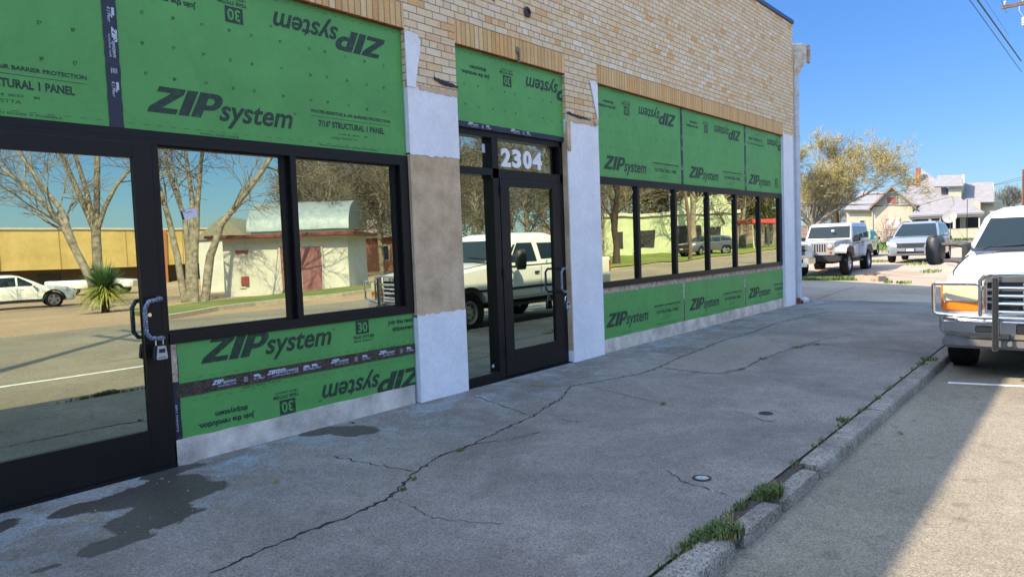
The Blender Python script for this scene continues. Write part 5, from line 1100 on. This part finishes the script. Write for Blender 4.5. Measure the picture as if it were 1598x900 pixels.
# generic bare wood trees: one source, many copies
def woodtree(seed,h=9): return tree('woodland_tree','x',(0,0,0),[([(0,0,-.3),(.1,.05,h*.2),(0,.1,h*.36),(.15,0,h*.5)],[.22,.18,.14,.10],h*.22)],seed,dict(max=5,k0=4,kids=(3,4,4),bud=1,bsz=.05,tl=3,side=3,rmin=.014),bud_m=mat('olive_bud',(.13,.125,.055),.9,0,.3,1,c2=(.19,.175,.08)),tw_m=m_twigd)
W=[woodtree(31),woodtree(32),woodtree(33)]
WP=[
(47.7, -62.9, 1.17, 'bare olive woodland tree behind the white building, seen in the windows', 'woodland trees across the street'),
(51.2, -64.3, 1.03, 'bare olive woodland tree behind the white building, seen in the windows', 'woodland trees across the street'),
(57.4, -71.4, 1.12, 'bare olive woodland tree behind the white building, seen in the windows', 'woodland trees across the street'),
(63.1, -75.4, 1.21, 'bare olive woodland tree behind the white building, seen in the windows', 'woodland trees across the street'),
(50.1, -55.1, 1.29, 'bare olive woodland tree behind the white building, seen in the windows', 'woodland trees across the street'),
(55.1, -60.1, 1.39, 'bare olive woodland tree behind the white building, seen in the windows', 'woodland trees across the street'),
(59.6, -62.0, 1.3, 'bare olive woodland tree behind the white building, seen in the windows', 'woodland trees across the street'),
(60.7, -61.7, 1.27, 'bare olive woodland tree behind the white building, seen in the windows', 'woodland trees across the street'),
(39.8, -36.6, 1.39, 'bare olive woodland tree behind the white building, seen in the windows', 'woodland trees across the street'),
(62.0, -57.3, 1.4, 'bare olive woodland tree behind the white building, seen in the windows', 'woodland trees across the street'),
(69.8, -61.9, 1.18, 'bare olive woodland tree behind the white building, seen in the windows', 'woodland trees across the street'),
(55.6, -46.0, 1.42, 'bare olive woodland tree behind the white building, seen in the windows', 'woodland trees across the street'),
(45.1, -34.6, 1.06, 'bare olive woodland tree behind the white building, seen in the windows', 'woodland trees across the street'),
(74.2, -59.5, 1.2, 'bare olive woodland tree behind the white building, seen in the windows', 'woodland trees across the street'),
(53.3, -38.8, 1.23, 'bare olive woodland tree behind the white building, seen in the windows', 'woodland trees across the street'),
(55.7, -39.3, 1.26, 'bare olive woodland tree behind the white building, seen in the windows', 'woodland trees across the street'),
(76.0, -52.9, 1.31, 'bare olive woodland tree behind the white building, seen in the windows', 'woodland trees across the street'),
(75.8, -49.8, 1.45, 'bare olive woodland tree behind the white building, seen in the windows', 'woodland trees across the street'),
(51.7, -31.0, 1.39, 'bare olive woodland tree behind the white building, seen in the windows', 'woodland trees across the street'),
(79.9, -48.1, 1.26, 'bare olive woodland tree behind the white building, seen in the windows', 'woodland trees across the street'),
(55.1, -30.2, 1.37, 'bare olive woodland tree behind the white building, seen in the windows', 'woodland trees across the street'),
(58.5, -31.1, 1.03, 'bare olive woodland tree behind the white building, seen in the windows', 'woodland trees across the street'),
(86.5, -45.8, 1.04, 'bare olive woodland tree behind the white building, seen in the windows', 'woodland trees across the street'),
(65.2, -31.6, 1.07, 'bare olive woodland tree behind the white building, seen in the windows', 'woodland trees across the street'),
(79.7, -38.8, 1.39, 'bare olive woodland tree behind the white building, seen in the windows', 'woodland trees across the street'),
(74.5, -34.5, 1.02, 'bare olive woodland tree behind the white building, seen in the windows', 'woodland trees across the street'),
(64.6, -26.8, 1.4, 'bare olive woodland tree behind the white building, seen in the windows', 'woodland trees across the street'),
(72.9, -28.8, 1.45, 'bare olive woodland tree behind the white building, seen in the windows', 'woodland trees across the street'),
(55.6, -20.2, 1.27, 'bare olive woodland tree behind the white building, seen in the windows', 'woodland trees across the street'),
(61.1, -21.7, 1.18, 'bare olive woodland tree behind the white building, seen in the windows', 'woodland trees across the street'),
(60.6, -19.5, 1.02, 'bare olive woodland tree behind the white building, seen in the windows', 'woodland trees across the street'),
(68.3, -21.0, 1.43, 'bare olive woodland tree behind the white building, seen in the windows', 'woodland trees across the street'),
(71.9, -21.0, 1.21, 'bare olive woodland tree behind the white building, seen in the windows', 'woodland trees across the street'),
(84.2, -24.4, 1.27, 'bare olive woodland tree behind the white building, seen in the windows', 'woodland trees across the street'),
(50.0, -65.4, 1.42, 'bare olive woodland tree behind the white building, seen in the windows', 'woodland trees across the street'),
(45.8, -57.2, 1.32, 'bare olive woodland tree behind the white building, seen in the windows', 'woodland trees across the street'),
(43.0, -51.6, 1.44, 'bare olive woodland tree behind the white building, seen in the windows', 'woodland trees across the street'),
(51.0, -59.1, 1.01, 'bare olive woodland tree behind the white building, seen in the windows', 'woodland trees across the street'),
(52.7, -59.1, 1.01, 'bare olive woodland tree behind the white building, seen in the windows', 'woodland trees across the street'),
(55.4, -59.5, 1.03, 'bare olive woodland tree behind the white building, seen in the windows', 'woodland trees across the street'),
(51.5, -52.6, 1.31, 'bare olive woodland tree behind the white building, seen in the windows', 'woodland trees across the street'),
(59.4, -59.7, 1.33, 'bare olive woodland tree behind the white building, seen in the windows', 'woodland trees across the street'),
(40.5, -37.8, 1.3, 'bare olive woodland tree behind the white building, seen in the windows', 'woodland trees across the street'),
(47.8, -42.1, 1.21, 'bare olive woodland tree behind the white building, seen in the windows', 'woodland trees across the street'),
(50.5, -43.5, 1.16, 'bare olive woodland tree behind the white building, seen in the windows', 'woodland trees across the street'),
(52.8, -44.2, 1.27, 'bare olive woodland tree behind the white building, seen in the windows', 'woodland trees across the street'),
(30.7, -34.6, 0.91, 'bare olive woodland tree behind the white building, seen in the windows', 'woodland trees across the street'),
(34.8, -37.0, 0.81, 'bare olive woodland tree behind the white building, seen in the windows', 'woodland trees across the street'),
(34.6, -34.1, 1.02, 'bare olive woodland tree behind the white building, seen in the windows', 'woodland trees across the street'),
(33.9, -30.8, 0.87, 'bare olive woodland tree behind the white building, seen in the windows', 'woodland trees across the street'),
(38.4, -33.0, 0.87, 'bare olive woodland tree behind the white building, seen in the windows', 'woodland trees across the street'),
(35.0, -27.4, 0.93, 'bare olive woodland tree behind the white building, seen in the windows', 'woodland trees across the street'),
(39.8, -29.5, 0.83, 'bare olive woodland tree behind the white building, seen in the windows', 'woodland trees across the street'),
(38.0, -25.8, 0.9, 'bare olive woodland tree behind the white building, seen in the windows', 'woodland trees across the street'),
(43.1, -27.6, 0.93, 'bare olive woodland tree behind the white building, seen in the windows', 'woodland trees across the street'),
(44.5, -26.3, 0.85, 'bare olive woodland tree behind the white building, seen in the windows', 'woodland trees across the street'),
(41.3, -22.0, 1.0, 'bare olive woodland tree behind the white building, seen in the windows', 'woodland trees across the street'),
(47.0, -23.6, 0.94, 'bare olive woodland tree behind the white building, seen in the windows', 'woodland trees across the street'),
(90.0, 21.6, 0.8, 'bare brown tree beyond the lot behind the budding tree', 'bare trees behind the lot'),
(87.3, 20.0, 0.8, 'bare brown tree beyond the lot behind the budding tree', 'bare trees behind the lot'),
(100.8, 22.9, 0.8, 'bare brown tree beyond the lot behind the budding tree', 'bare trees behind the lot'),
(90.7, 19.2, 0.8, 'bare brown tree beyond the lot behind the budding tree', 'bare trees behind the lot'),
(110.9, 23.6, 0.8, 'bare brown tree beyond the lot behind the budding tree', 'bare trees behind the lot'),
(112.6, 23.0, 0.8, 'bare brown tree beyond the lot behind the budding tree', 'bare trees behind the lot'),
(155.9, 8.9, 0.9, 'bare grey tree on the skyline right of the cream house', 'skyline trees beyond the house'),
(156.9, 7.6, 0.9, 'bare grey tree on the skyline right of the cream house', 'skyline trees beyond the house'),
(157.8, 6.5, 0.9, 'bare grey tree on the skyline right of the cream house', 'skyline trees beyond the house'),
]
GT=tree('leafy_tree','x',(0,0,0),[([(0,0,-.3),(.1,.05,1.6),(0,.1,2.8),(.15,0,3.8)],[.24,.2,.16,.12],2.0)],71,dict(max=5,k0=5,kids=(3,4,4),bud=7,bsz=.11,tl=3,side=3,rmin=.014),bud_m=mat('olive_leaf',(.085,.115,.02),.8,0,.35,1,c2=(.16,.18,.04)),tw_m=m_twigd)
for i,(x,y,s) in enumerate(GREENS):
    o=GT if i==0 else copy_tree(GT); o.location=(x,y,gz(x,y)-.05); o.rotation_euler=(0,0,i*1.9); o.scale=(s,s,s); o['label']='olive green leafy tree in the row behind the pale green garage and red canopy'; o['group']='leafy trees behind the pale green garage'
used=[0,0,0]
for i,(x,y,s,lab,grp) in enumerate(WP):
    k=i%3; o=W[k] if not used[k] else copy_tree(W[k]); used[k]=1
    o.location=(x,y,gz(x,y)-.05); o.rotation_euler=(0,0,i*2.4); o.scale=(s,s,s*(1+.12*math.sin(i*5))); o['label']=lab; o['group']=grp
# bushes
def bush(name,label,loc,r,h,seed,m,n=500,tm=None,cat='shrub'):
    rn=random.Random(seed); T=empty(name,loc,0,label,cat); mb=MB(); tw=MB()
    for _ in range(n//12):
        a=rn.uniform(0,6.28); q=rn.uniform(.1,1)*r; e=Vector((math.cos(a)*q,math.sin(a)*q,h*rn.uniform(.6,1.05)*(1-.35*(q/r)**2))); tw.tube([Vector((math.cos(a)*q*.15,math.sin(a)*q*.15,0)),e*.5+Vector((rn.gauss(0,.08),rn.gauss(0,.08),0)),e],[.02,.012,.004],3,False)
        for _ in range(12):
            c=e*rn.uniform(.45,1.05)+Vector((rn.gauss(0,.1),rn.gauss(0,.1),rn.gauss(0,.08)))*r; s=.05*rn.uniform(.6,1.5); v1=Vector((rn.gauss(0,1),rn.gauss(0,1),rn.gauss(0,1))).normalized()*s; v2=v1.orthogonal().normalized()*s*.5; mb.add([c-v1,c-v2,c+v1,c+v2],[(0,1,2,3)])
    t=tw.build('stems',tm or m_twig,T); mb.build('leaves',m,t); return T
bush('red_shrub','reddish bare shrub in front of the cream house wall',tuple(Vector((76,wpt(1385,370,76).y,gz(76)))),1.5,2.7,41,mat('red_bud',(.30,.12,.07),.9,0,.3),420,tm=mat('red_twig',(.22,.11,.08),.9))
bush('small_shrub','small green shrub at the corner of the cream house lawn',tuple(Vector((72,wpt(1350,370,72).y,gz(72)))),.9,.9,42,m_grass,400)
# yucca across the street
def yucca(loc,h):
    rn=random.Random(51); T=empty('yucca',loc,0,'round yucca plant with green and yellow leaves, mirrored in the glass door','yucca'); g1=MB();g2=MB()
    for k in range(1100):
        a=rn.uniform(0,6.283); e=rn.uniform(-.5,1.35); l=h*rn.uniform(.48,.66); z0=h*rn.uniform(.42,.62); dx,dy=math.cos(a),math.sin(a); r0=.06
        P=[]; w=.026
        for t in (0,.4,.75,1):
            rr_=r0+l*t*math.cos(e)*(.98); zz=z0+l*t*math.sin(e)-l*.22*t*t*math.cos(e); P.append((rr_,zz,w*(1-t*.9)))
        mb=g1 if e>.1 else g2
        for (r1,z1,w1),(r2,z2,w2) in zip(P,P[1:]): mb.add([(dx*r1-dy*w1,dy*r1+dx*w1,z1),(dx*r1+dy*w1,dy*r1-dx*w1,z1),(dx*r2+dy*w2,dy*r2-dx*w2,z2),(dx*r2-dy*w2,dy*r2+dx*w2,z2)],[(0,1,2,3)])
    MB().tube([(0,0,-.1),(0,0,h*.55)],[.14,.10],8).build('trunk',m_barkd,T); g1.build('leaves',mat('yucca_green',(.09,.17,.06),.6,0,.3,8),T); g2.build('yellow_leaves',mat('yucca_yellow',(.36,.38,.06),.6,0,.25,8),T)
yucca((10.55,-20.9,gz(10,-21)-.03),1.6)
# two forked bare trees and the multi-trunk tree (seen in the windows)
BP=dict(max=5,tl=3,k0=3,kids=(3,4,4),side=3,lf=(.62,.82),up=.03,noside1=True,rmin=.009,jit=.14)
def rel(o,l): return [(x-o[0],y-o[1],z-o[2]) for x,y,z in l]
o=(11.35,-23.3,gz(11,-23)-.05)
tree('bare_tree','pale forked bare tree leaning left behind the yucca, seen in the glass door',o,[
 (rel(o,[(11.31,-23.38,-.45),(11.22,-23.57,.79),(10.97,-23.99,1.87),(10.7,-24.42,2.96),(10.24,-25.07,3.94),(9.43,-26.19,5.13)]),[.19,.16,.13,.11,.08,.05],1.7),
 (rel(o,[(10.97,-23.99,1.87),(10.73,-24.42,3.43),(10.28,-25.08,4.53),(9.79,-25.83,5.98)]),[.10,.09,.07,.05],1.6)],61,BP)
o=(12.2,-25.5,gz(12,-25)-.05)
tree('bare_tree','tall pale bare tree fanning into four limbs, seen in the glass door',o,[
 (rel(o,[(12.18,-25.48,-.45),(12.23,-25.55,1.23),(12.3,-25.6,2.76)]),[.22,.19,.17],.5),
 (rel(o,[(12.3,-25.6,2.6),(12.07,-25.99,3.8),(11.73,-26.56,5.48),(11.56,-26.86,6.51)]),[.12,.11,.09,.07],1.6),
 (rel(o,[(12.3,-25.6,2.6),(12.18,-25.89,4.3),(12.03,-26.2,5.59),(11.83,-26.57,6.87)]),[.12,.10,.08,.06],1.6),
 (rel(o,[(12.3,-25.6,2.6),(12.45,-25.56,4.28),(12.57,-25.55,5.81),(12.69,-25.54,7.33)]),[.13,.12,.11,.09],1.8),
 (rel(o,[(12.3,-25.6,2.6),(12.6,-25.31,3.64),(12.95,-24.96,4.51),(13.85,-23.98,5.99)]),[.11,.09,.07,.05],1.5)],62,BP)
o=(15.55,-24.5,gz(15,-24)-.05)
tree('bare_tree','bare tree with a cluster of five grey trunks beside the small white building',o,[
 (rel(o,[(15.4,-24.7,-.45),(15.31,-24.96,1.63),(15.15,-25.31,3.27),(14.9,-25.8,5.2),(14.78,-26.13,7.12)]),[.16,.14,.12,.09,.06],1.7),
 (rel(o,[(15.53,-24.53,-.45),(15.61,-24.58,1.61),(15.59,-24.76,3.25),(15.28,-25.33,5.18),(15.2,-25.6,7.09)]),[.16,.14,.11,.08,.06],1.7),
 (rel(o,[(15.63,-24.4,-.45),(15.79,-24.39,1.87),(15.97,-24.34,3.77),(16.22,-24.21,5.67),(16.6,-23.9,7.55)]),[.16,.14,.11,.08,.06],1.7),
 (rel(o,[(15.37,-23.15,-.45),(15.64,-22.95,1.58),(16.01,-22.61,2.87),(16.76,-21.8,4.15),(17.62,-20.89,5.82),(18.03,-20.49,6.98)]),[.18,.16,.13,.11,.08,.06],1.7),
 (rel(o,[(15.57,-24.48,-.45),(15.72,-24.5,2.15),(15.85,-24.51,4.05),(15.81,-24.74,5.96),(16.11,-24.54,7.86)]),[.15,.13,.10,.08,.05],1.6)],63,BP)
o=(39.2,-17.8,gz(39,-18)-.05)
tree('bare_tree','dark bare tree on the lawn before the pale green garage building',o,[([(0,0,-.3),(.05,0,1.2),(-.1,0,2.2),(-.5,.4,3.6),(-.9,.8,5)],[.3,.25,.2,.14,.1],1.8),([(-.05,0,2.0),(.5,-.4,3.0),(1.3,-.9,3.9),(2.0,-1.5,4.6)],[.18,.14,.1,.07],1.7)],64,BP,mb_m=m_barkd,tw_m=m_twigd)

# ------------------------------------------------------------------ buildings across the street
m_yel=mat('yellow_panel_wall',(.50,.36,.11),.8,0,.10,.6,c2=(.58,.43,.16),fine=.06,fs=3)
Y=empty('yellow_building',(18,-57,gz(18,-57)),0,'long low yellow building with orange brick pillars, mirrored in the glass door','building')
MB().box(-16,24,-14,0,1.65,4.6).build('yellow_wall',m_yel,Y); MB().box(-16,24,-14,-1.6,-.3,1.65).build('recessed_wall',mat('brown_recess_shade',(.10,.08,.06),.8,0,.2),Y); MB().box(-16.1,24.1,-14.1,.1,4.6,4.75).build('coping',m_trim,Y)  # recessed wall coloured dark to carry the shade below the yellow overhang
for k in range(9): MB().box(-15.5+k*4.9,-15.45+k*4.9,.0,.03,1.65,4.6).build('wall_joint',mat('yellow_joint',(.30,.21,.08),.8),Y)
for x in (-.9,11.6,23.4): MB().box(x,x+.75,-.6,.25,-.3,4.62).build('brick_pillar',mat('orange_brick',(.42,.16,.06),.9,0,.25,9,fine=.2,fs=20),Y)
for x in (-7,3,7,15,19): MB().box(x,x+1.6,-1.6,-1.55,.1,1.3).build('window',m_hwin,Y)
# small white building with red trim
a=math.atan2(-22.6+27.2,22.4-18.6)
WB=empty('white_shop',(18.6,-27.2,-.40),a,'small white building with a red roof edge and maroon double door','building')
m_wst=mat('white_stucco_far',(.55,.55,.48),.85,0,.10,1.5)
Lw=5.97
MB().box(0,Lw,-5,0,-.2,2.75).build('wall',m_wst,WB); MB().box(-.5,Lw+.5,-5.4,.55,2.75,2.90).build('roof',mat('roof_dull',(.30,.28,.25),.9),WB); MB().box(-.55,Lw+.55,.55,.62,2.80,2.93).box(-.6,-.55,-5.4,.62,2.80,2.93).box(Lw+.5,Lw+.6,-5.4,.62,2.80,2.93).build('red_fascia',mat('red_trim',(.20,.045,.035),.7,0,.3,4),WB)
dr=MB().box(2.75,4.75,.0,.05,.0,2.25).build('double_door',mat('maroon_door',(.25,.11,.11),.7,0,.2,3),WB); MB().box(3.72,3.78,.05,.07,.0,2.25).box(2.70,2.78,.05,.08,0,2.32).box(4.72,4.80,.05,.08,0,2.32).build('door_frame',m_trim,dr)
MB().box(.75,1.05,.0,.05,.4,2.2).build('narrow_window',m_trim,WB); MB().box(.6,1.2,.05,.09,2.05,2.2).box(.85,1.2,.05,.12,.55,.95).build('red_fitting',MATS['red_trim'],WB)
# curved roof shed behind
QB=empty('vaulted_shed',(25.4,-35.2,gz(25,-35)),a,'pale metal shed with a curved vault roof behind the small white building','building')
MB().box(-.3,5.6,-6,0,-.3,3.6).build('wall',m_wst,QB); mb=MB(); P=[(-.5,.15+0,3.6)]; n=12
arc=[(-3.0+3.2*math.cos(math.pi*k/n),3.6+1.9*math.sin(math.pi*k/n)) for k in range(n+1)]; mb.prism([(-.5,y,z) for y,z in arc],(6.3,0,0)); mb.build('vault_roof',mat('corrugated_metal',(.25,.30,.31),.5,.2,.2,3,.3,10),QB,smooth=True,ang=40)
CG=empty('cream_cottage',(23.2,-38.0,gz(23,-38)),a,'cream gabled cottage behind the five trunked tree, seen in the window','house')
MB().box(0,3,-4,0,-.3,3.2).build('wall',m_wst,CG); MB().prism([(-.2,.15,3.2),(3.2,.15,3.2),(1.5,.15,4.6)],(0,-4.3,0)).build('roof',mat('olive_roof',(.22,.21,.15),.9,0,.2),CG)
RH=empty('red_cottage',(38.0,-42.5,gz(38,-42)),a,'orange brick cottage with white windows behind the wire fence','house')
MB().box(0,7,-5,0,-.4,2.8).build('wall',mat('orange_wall',(.38,.16,.09),.85,0,.2,6),RH); MB().prism([(-.4,.5,2.8),(-.4,-5.5,2.8),(-.4,-2.5,4.4)],(7.8,0,0)).build('roof',mat('grey_brown_roof',(.25,.22,.19),.9,0,.2),RH)
for x in (.8,2.8,4.9): f_=MB().box(x,x+.9,.0,.05,.9,2.2).build('window',m_trim,RH); MB().box(x+.1,x+.8,.05,.06,1.0,2.1).build('window_pane',m_hwin,f_)
WF=empty('wire_fence',(32.5,-39.5,gz(33,-39)),a,'tall dark wire fence along the yard behind the white building','fence')
for k in range(7): MB().tube([(k*1.8,0,-.2),(k*1.8,0,1.9)],.035,5).build('post',m_dull,WF)
for k in range(7): MB().box(0,10.8,-.006,.006,.1+k*.28,.115+k*.28).build('wire',m_dull,WF)
# pale green building
PG=empty('pale_green_garage',(53.2,-27.5,.28),math.atan2(9,7.4),'pale green garage building with dark openings, seen in the far window panes','building')
m_pg=mat('pale_green_wall',(.44,.50,.32),.85,0,.12,1.2)
MB().box(0,11.6,-6,0,-.4,3.4).build('wall',m_pg,PG); MB().box(-.2,11.8,-6.2,.2,3.4,3.65).build('roof',m_trim,PG)
for x,w,z in ((1.0,.9,2.2),(2.9,1.6,2.2),(6.2,2.2,2.4),(9.3,1.0,2.3)): MB().box(x,x+w,.0,.04,.1 if w>1.8 else .7,z).build('opening',m_dark,PG)
MB().prism([(6.0,.0,3.6),(11.7,0,3.6),(10.6,0,4.9),(7.2,0,4.9)],(0,-.3,0)).build('parapet_gable',m_pg,PG)
RC=empty('red_canopy',(64,-18.5,gz(64,-18)),.6,'red topped canopy on thin posts beyond the pale green garage','canopy')
MB().box(0,4,-3,0,2.2,2.6).build('roof',mat('red_paint',(.45,.05,.04),.6),RC,bev=.03)
for x,y in ((.2,-.2),(3.8,-.2),(.2,-2.8),(3.8,-2.8)): MB().tube([(x,y,-.2),(x,y,2.2)],.06,6).build('post',m_trim,RC)

# ------------------------------------------------------------------ poles, lamp, wires
def upole(name,loc,h,r,label,lean=0,arms=(),grp=None,m=None):
    T=empty(name,loc,0,label,'utility pole',grp); MB().tube([(0,0,-.3),(lean*.5,0,h*.5),(lean,0,h)],[r,r*.85,r*.65],10,True).build('pole',m or mat('pole_wood',(.14,.10,.075),.9,0,.3,5,.5,20),T,smooth=True)
    for z,l,d in arms:
        c=MB().box(-.05,.05,-l/2+d,l/2+d,z-.06,z+.06).build('crossarm',MATS['pole_wood'],T)
        for k in (-.45,-.2,.2,.45): MB().lathe((0,d+l*k,z+.06),(0,0,1),[(.0,.16),(.03,.15),(.05,.1),(.03,.06),(.05,.04),(.03,0)],10).build('insulator',mat('porcelain',(.5,.48,.45),.3,0,.1),c,smooth=True)
    return T
upole('utility_pole',(-.50,-3.90,-.1),12.2,.16,'tall wooden utility pole with two crossarms, standing at the kerb outside the photo',0,((10.2,2.4,0),(11.3,2.0,0)))
T=upole('utility_pole',(33.0,-3.52,gz(33)),10.6,.15,'wooden utility pole with a pale fuse cutout beyond the white pickup truck',0,((9.55,2.2,0),))
MB().lathe((-.05,.42,8.75),(0,0,1),[(0,.30),(.06,.28),(.07,.22),(.05,.2),(.075,.16),(.05,.12),(.075,.08),(.05,.04),(.06,0),(.0,-.02)],12).tube([(0,.30,8.6),(-.05,.42,8.75)],.03,6).tube([(-.05,.42,9.05),(-.1,.55,9.3),(0,.55,9.55)],.010,5).build('fuse_cutout',MATS['porcelain'],T,smooth=True)
upole('utility_pole',POLE2,8.6,.17,'reddish brown bare utility pole beyond the cream house at the right edge',0,(),None,mat('red_pole',(.16,.07,.045),.9,0,.3,5))
upole('utility_pole',(45.2,-15.7,gz(45)),9,.16,'brown utility pole leaning slightly by the far kerb near the pale green garage',-.9)
LP=empty('street_lamp',(15.3,-33.5,gz(15,-33)),0,'slim street lamp with a white round head behind the pale bare trees','street lamp')
MB().tube([(0,0,-.2),(0,0,4.2)],[.07,.05],8).build('pole',MATS['pole_wood'],LP); MB().lathe((0,0,4.2),(0,0,1),[(0,.42),(.16,.36),(.20,.2),(.10,.02),(0,0)],14).build('lamp_head',mat('lamp_white',(.7,.7,.66),.4),LP,smooth=True)
def wire(a,b_,sag,r,label,grp='overhead wires along the street',ext=0):
    a=Vector(a);b_=Vector(b_); P=[]
    for k in range(17): t=k/16; p=a.lerp(b_,t); p.z-=sag*4*t*(1-t); P.append(p)
    tag(MB().tube(P,r,4).build('overhead_wire',mat('cable',(.045,.05,.055),.6),None),label,'wire',grp)
for A,B_,r,lab in WIRES: wire(A,B_,0.0,r,lab)
# far treeline and hill
def hill(name,x0,y0,x1,y1,w,h,seed,m):
    rn=random.Random(seed); mb=MB(); n=70; rows=[]
    for i in range(n+1):
        t=i/n; x=x0+(x1-x0)*t; y=y0+(y1-y0)*t; hh=h*(.7+.3*math.sin(t*7+seed)+.12*rn.random()); d=Vector((x1-x0,y1-y0,0)).normalized(); q=Vector((-d.y,d.x,0))
        for a_,b2 in ((-.5,0),(-.25,.8),(0,1),(.25,.8),(.5,0)): mb.v.append((x+q.x*w*a_,y+q.y*w*a_,-1+hh*b2*(1+.10*rn.random())))
    for i in range(n):
        for j in range(4): a=i*5+j; mb.f.append((a,a+1,a+6,a+5))
    o=mb.build(name,m,smooth=True); o['kind']='structure'; return o
m_hill=mat('winter_woods',(.10,.075,.055),1,0,.4,.25,1,.8,.1,c2=(.17,.12,.085))
hill('hill',360,-160,470,330,120,15,1,m_hill); hill('hill',-200,-330,300,-300,80,14,2,m_hill); hill('hill',300,-300,360,-150,80,16,3,m_hill); 
# ------------------------------------------------------------------ light, sky, camera
sd=Vector((4.6,-4.515,-6.42)).normalized()
sun=bpy.data.lights.new('sun','SUN'); sun.energy=SUN_E; sun.angle=R(.53); sun.color=(1,.86,.68)
so=bpy.data.objects.new('sun',sun); col.objects.link(so); so.rotation_euler=sd.to_track_quat('-Z','Y').to_euler(); so.location=(0,0,40)
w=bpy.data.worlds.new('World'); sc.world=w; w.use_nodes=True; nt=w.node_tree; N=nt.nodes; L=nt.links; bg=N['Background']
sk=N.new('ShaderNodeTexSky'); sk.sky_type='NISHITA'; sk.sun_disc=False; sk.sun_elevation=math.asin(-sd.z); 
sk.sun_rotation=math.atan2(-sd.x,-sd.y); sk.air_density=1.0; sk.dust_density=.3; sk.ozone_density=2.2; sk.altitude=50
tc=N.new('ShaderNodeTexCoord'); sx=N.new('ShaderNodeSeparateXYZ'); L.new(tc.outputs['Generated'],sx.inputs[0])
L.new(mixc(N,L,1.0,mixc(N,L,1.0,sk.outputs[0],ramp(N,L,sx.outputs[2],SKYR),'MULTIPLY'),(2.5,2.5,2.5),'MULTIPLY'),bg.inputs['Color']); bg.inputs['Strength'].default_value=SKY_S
cam=bpy.data.cameras.new('camera'); co=bpy.data.objects.new('camera',cam); col.objects.link(co); sc.camera=co
r_=Vector((.6255662,-.77928784,-.0371132)); u_=Vector((.06828075,.00729966,.99763944)); f_=Vector((.77717737,.62662363,-.05777678))
mm=Matrix(((r_.x,u_.x,-f_.x,0),(r_.y,u_.y,-f_.y,-5.292),(r_.z,u_.z,-f_.z,1.533),(0,0,0,1))); co.matrix_world=mm
cam.sensor_width=36; cam.lens=36*1138/1598; cam.clip_end=8000; cam.clip_start=.05
sc.render.engine='CYCLES'; sc.cycles.max_bounces=8; sc.cycles.glossy_bounces=4
sc.view_settings.view_transform='Standard'; sc.view_settings.look='None'; sc.view_settings.exposure=EXPO; sc.view_settings.gamma=1
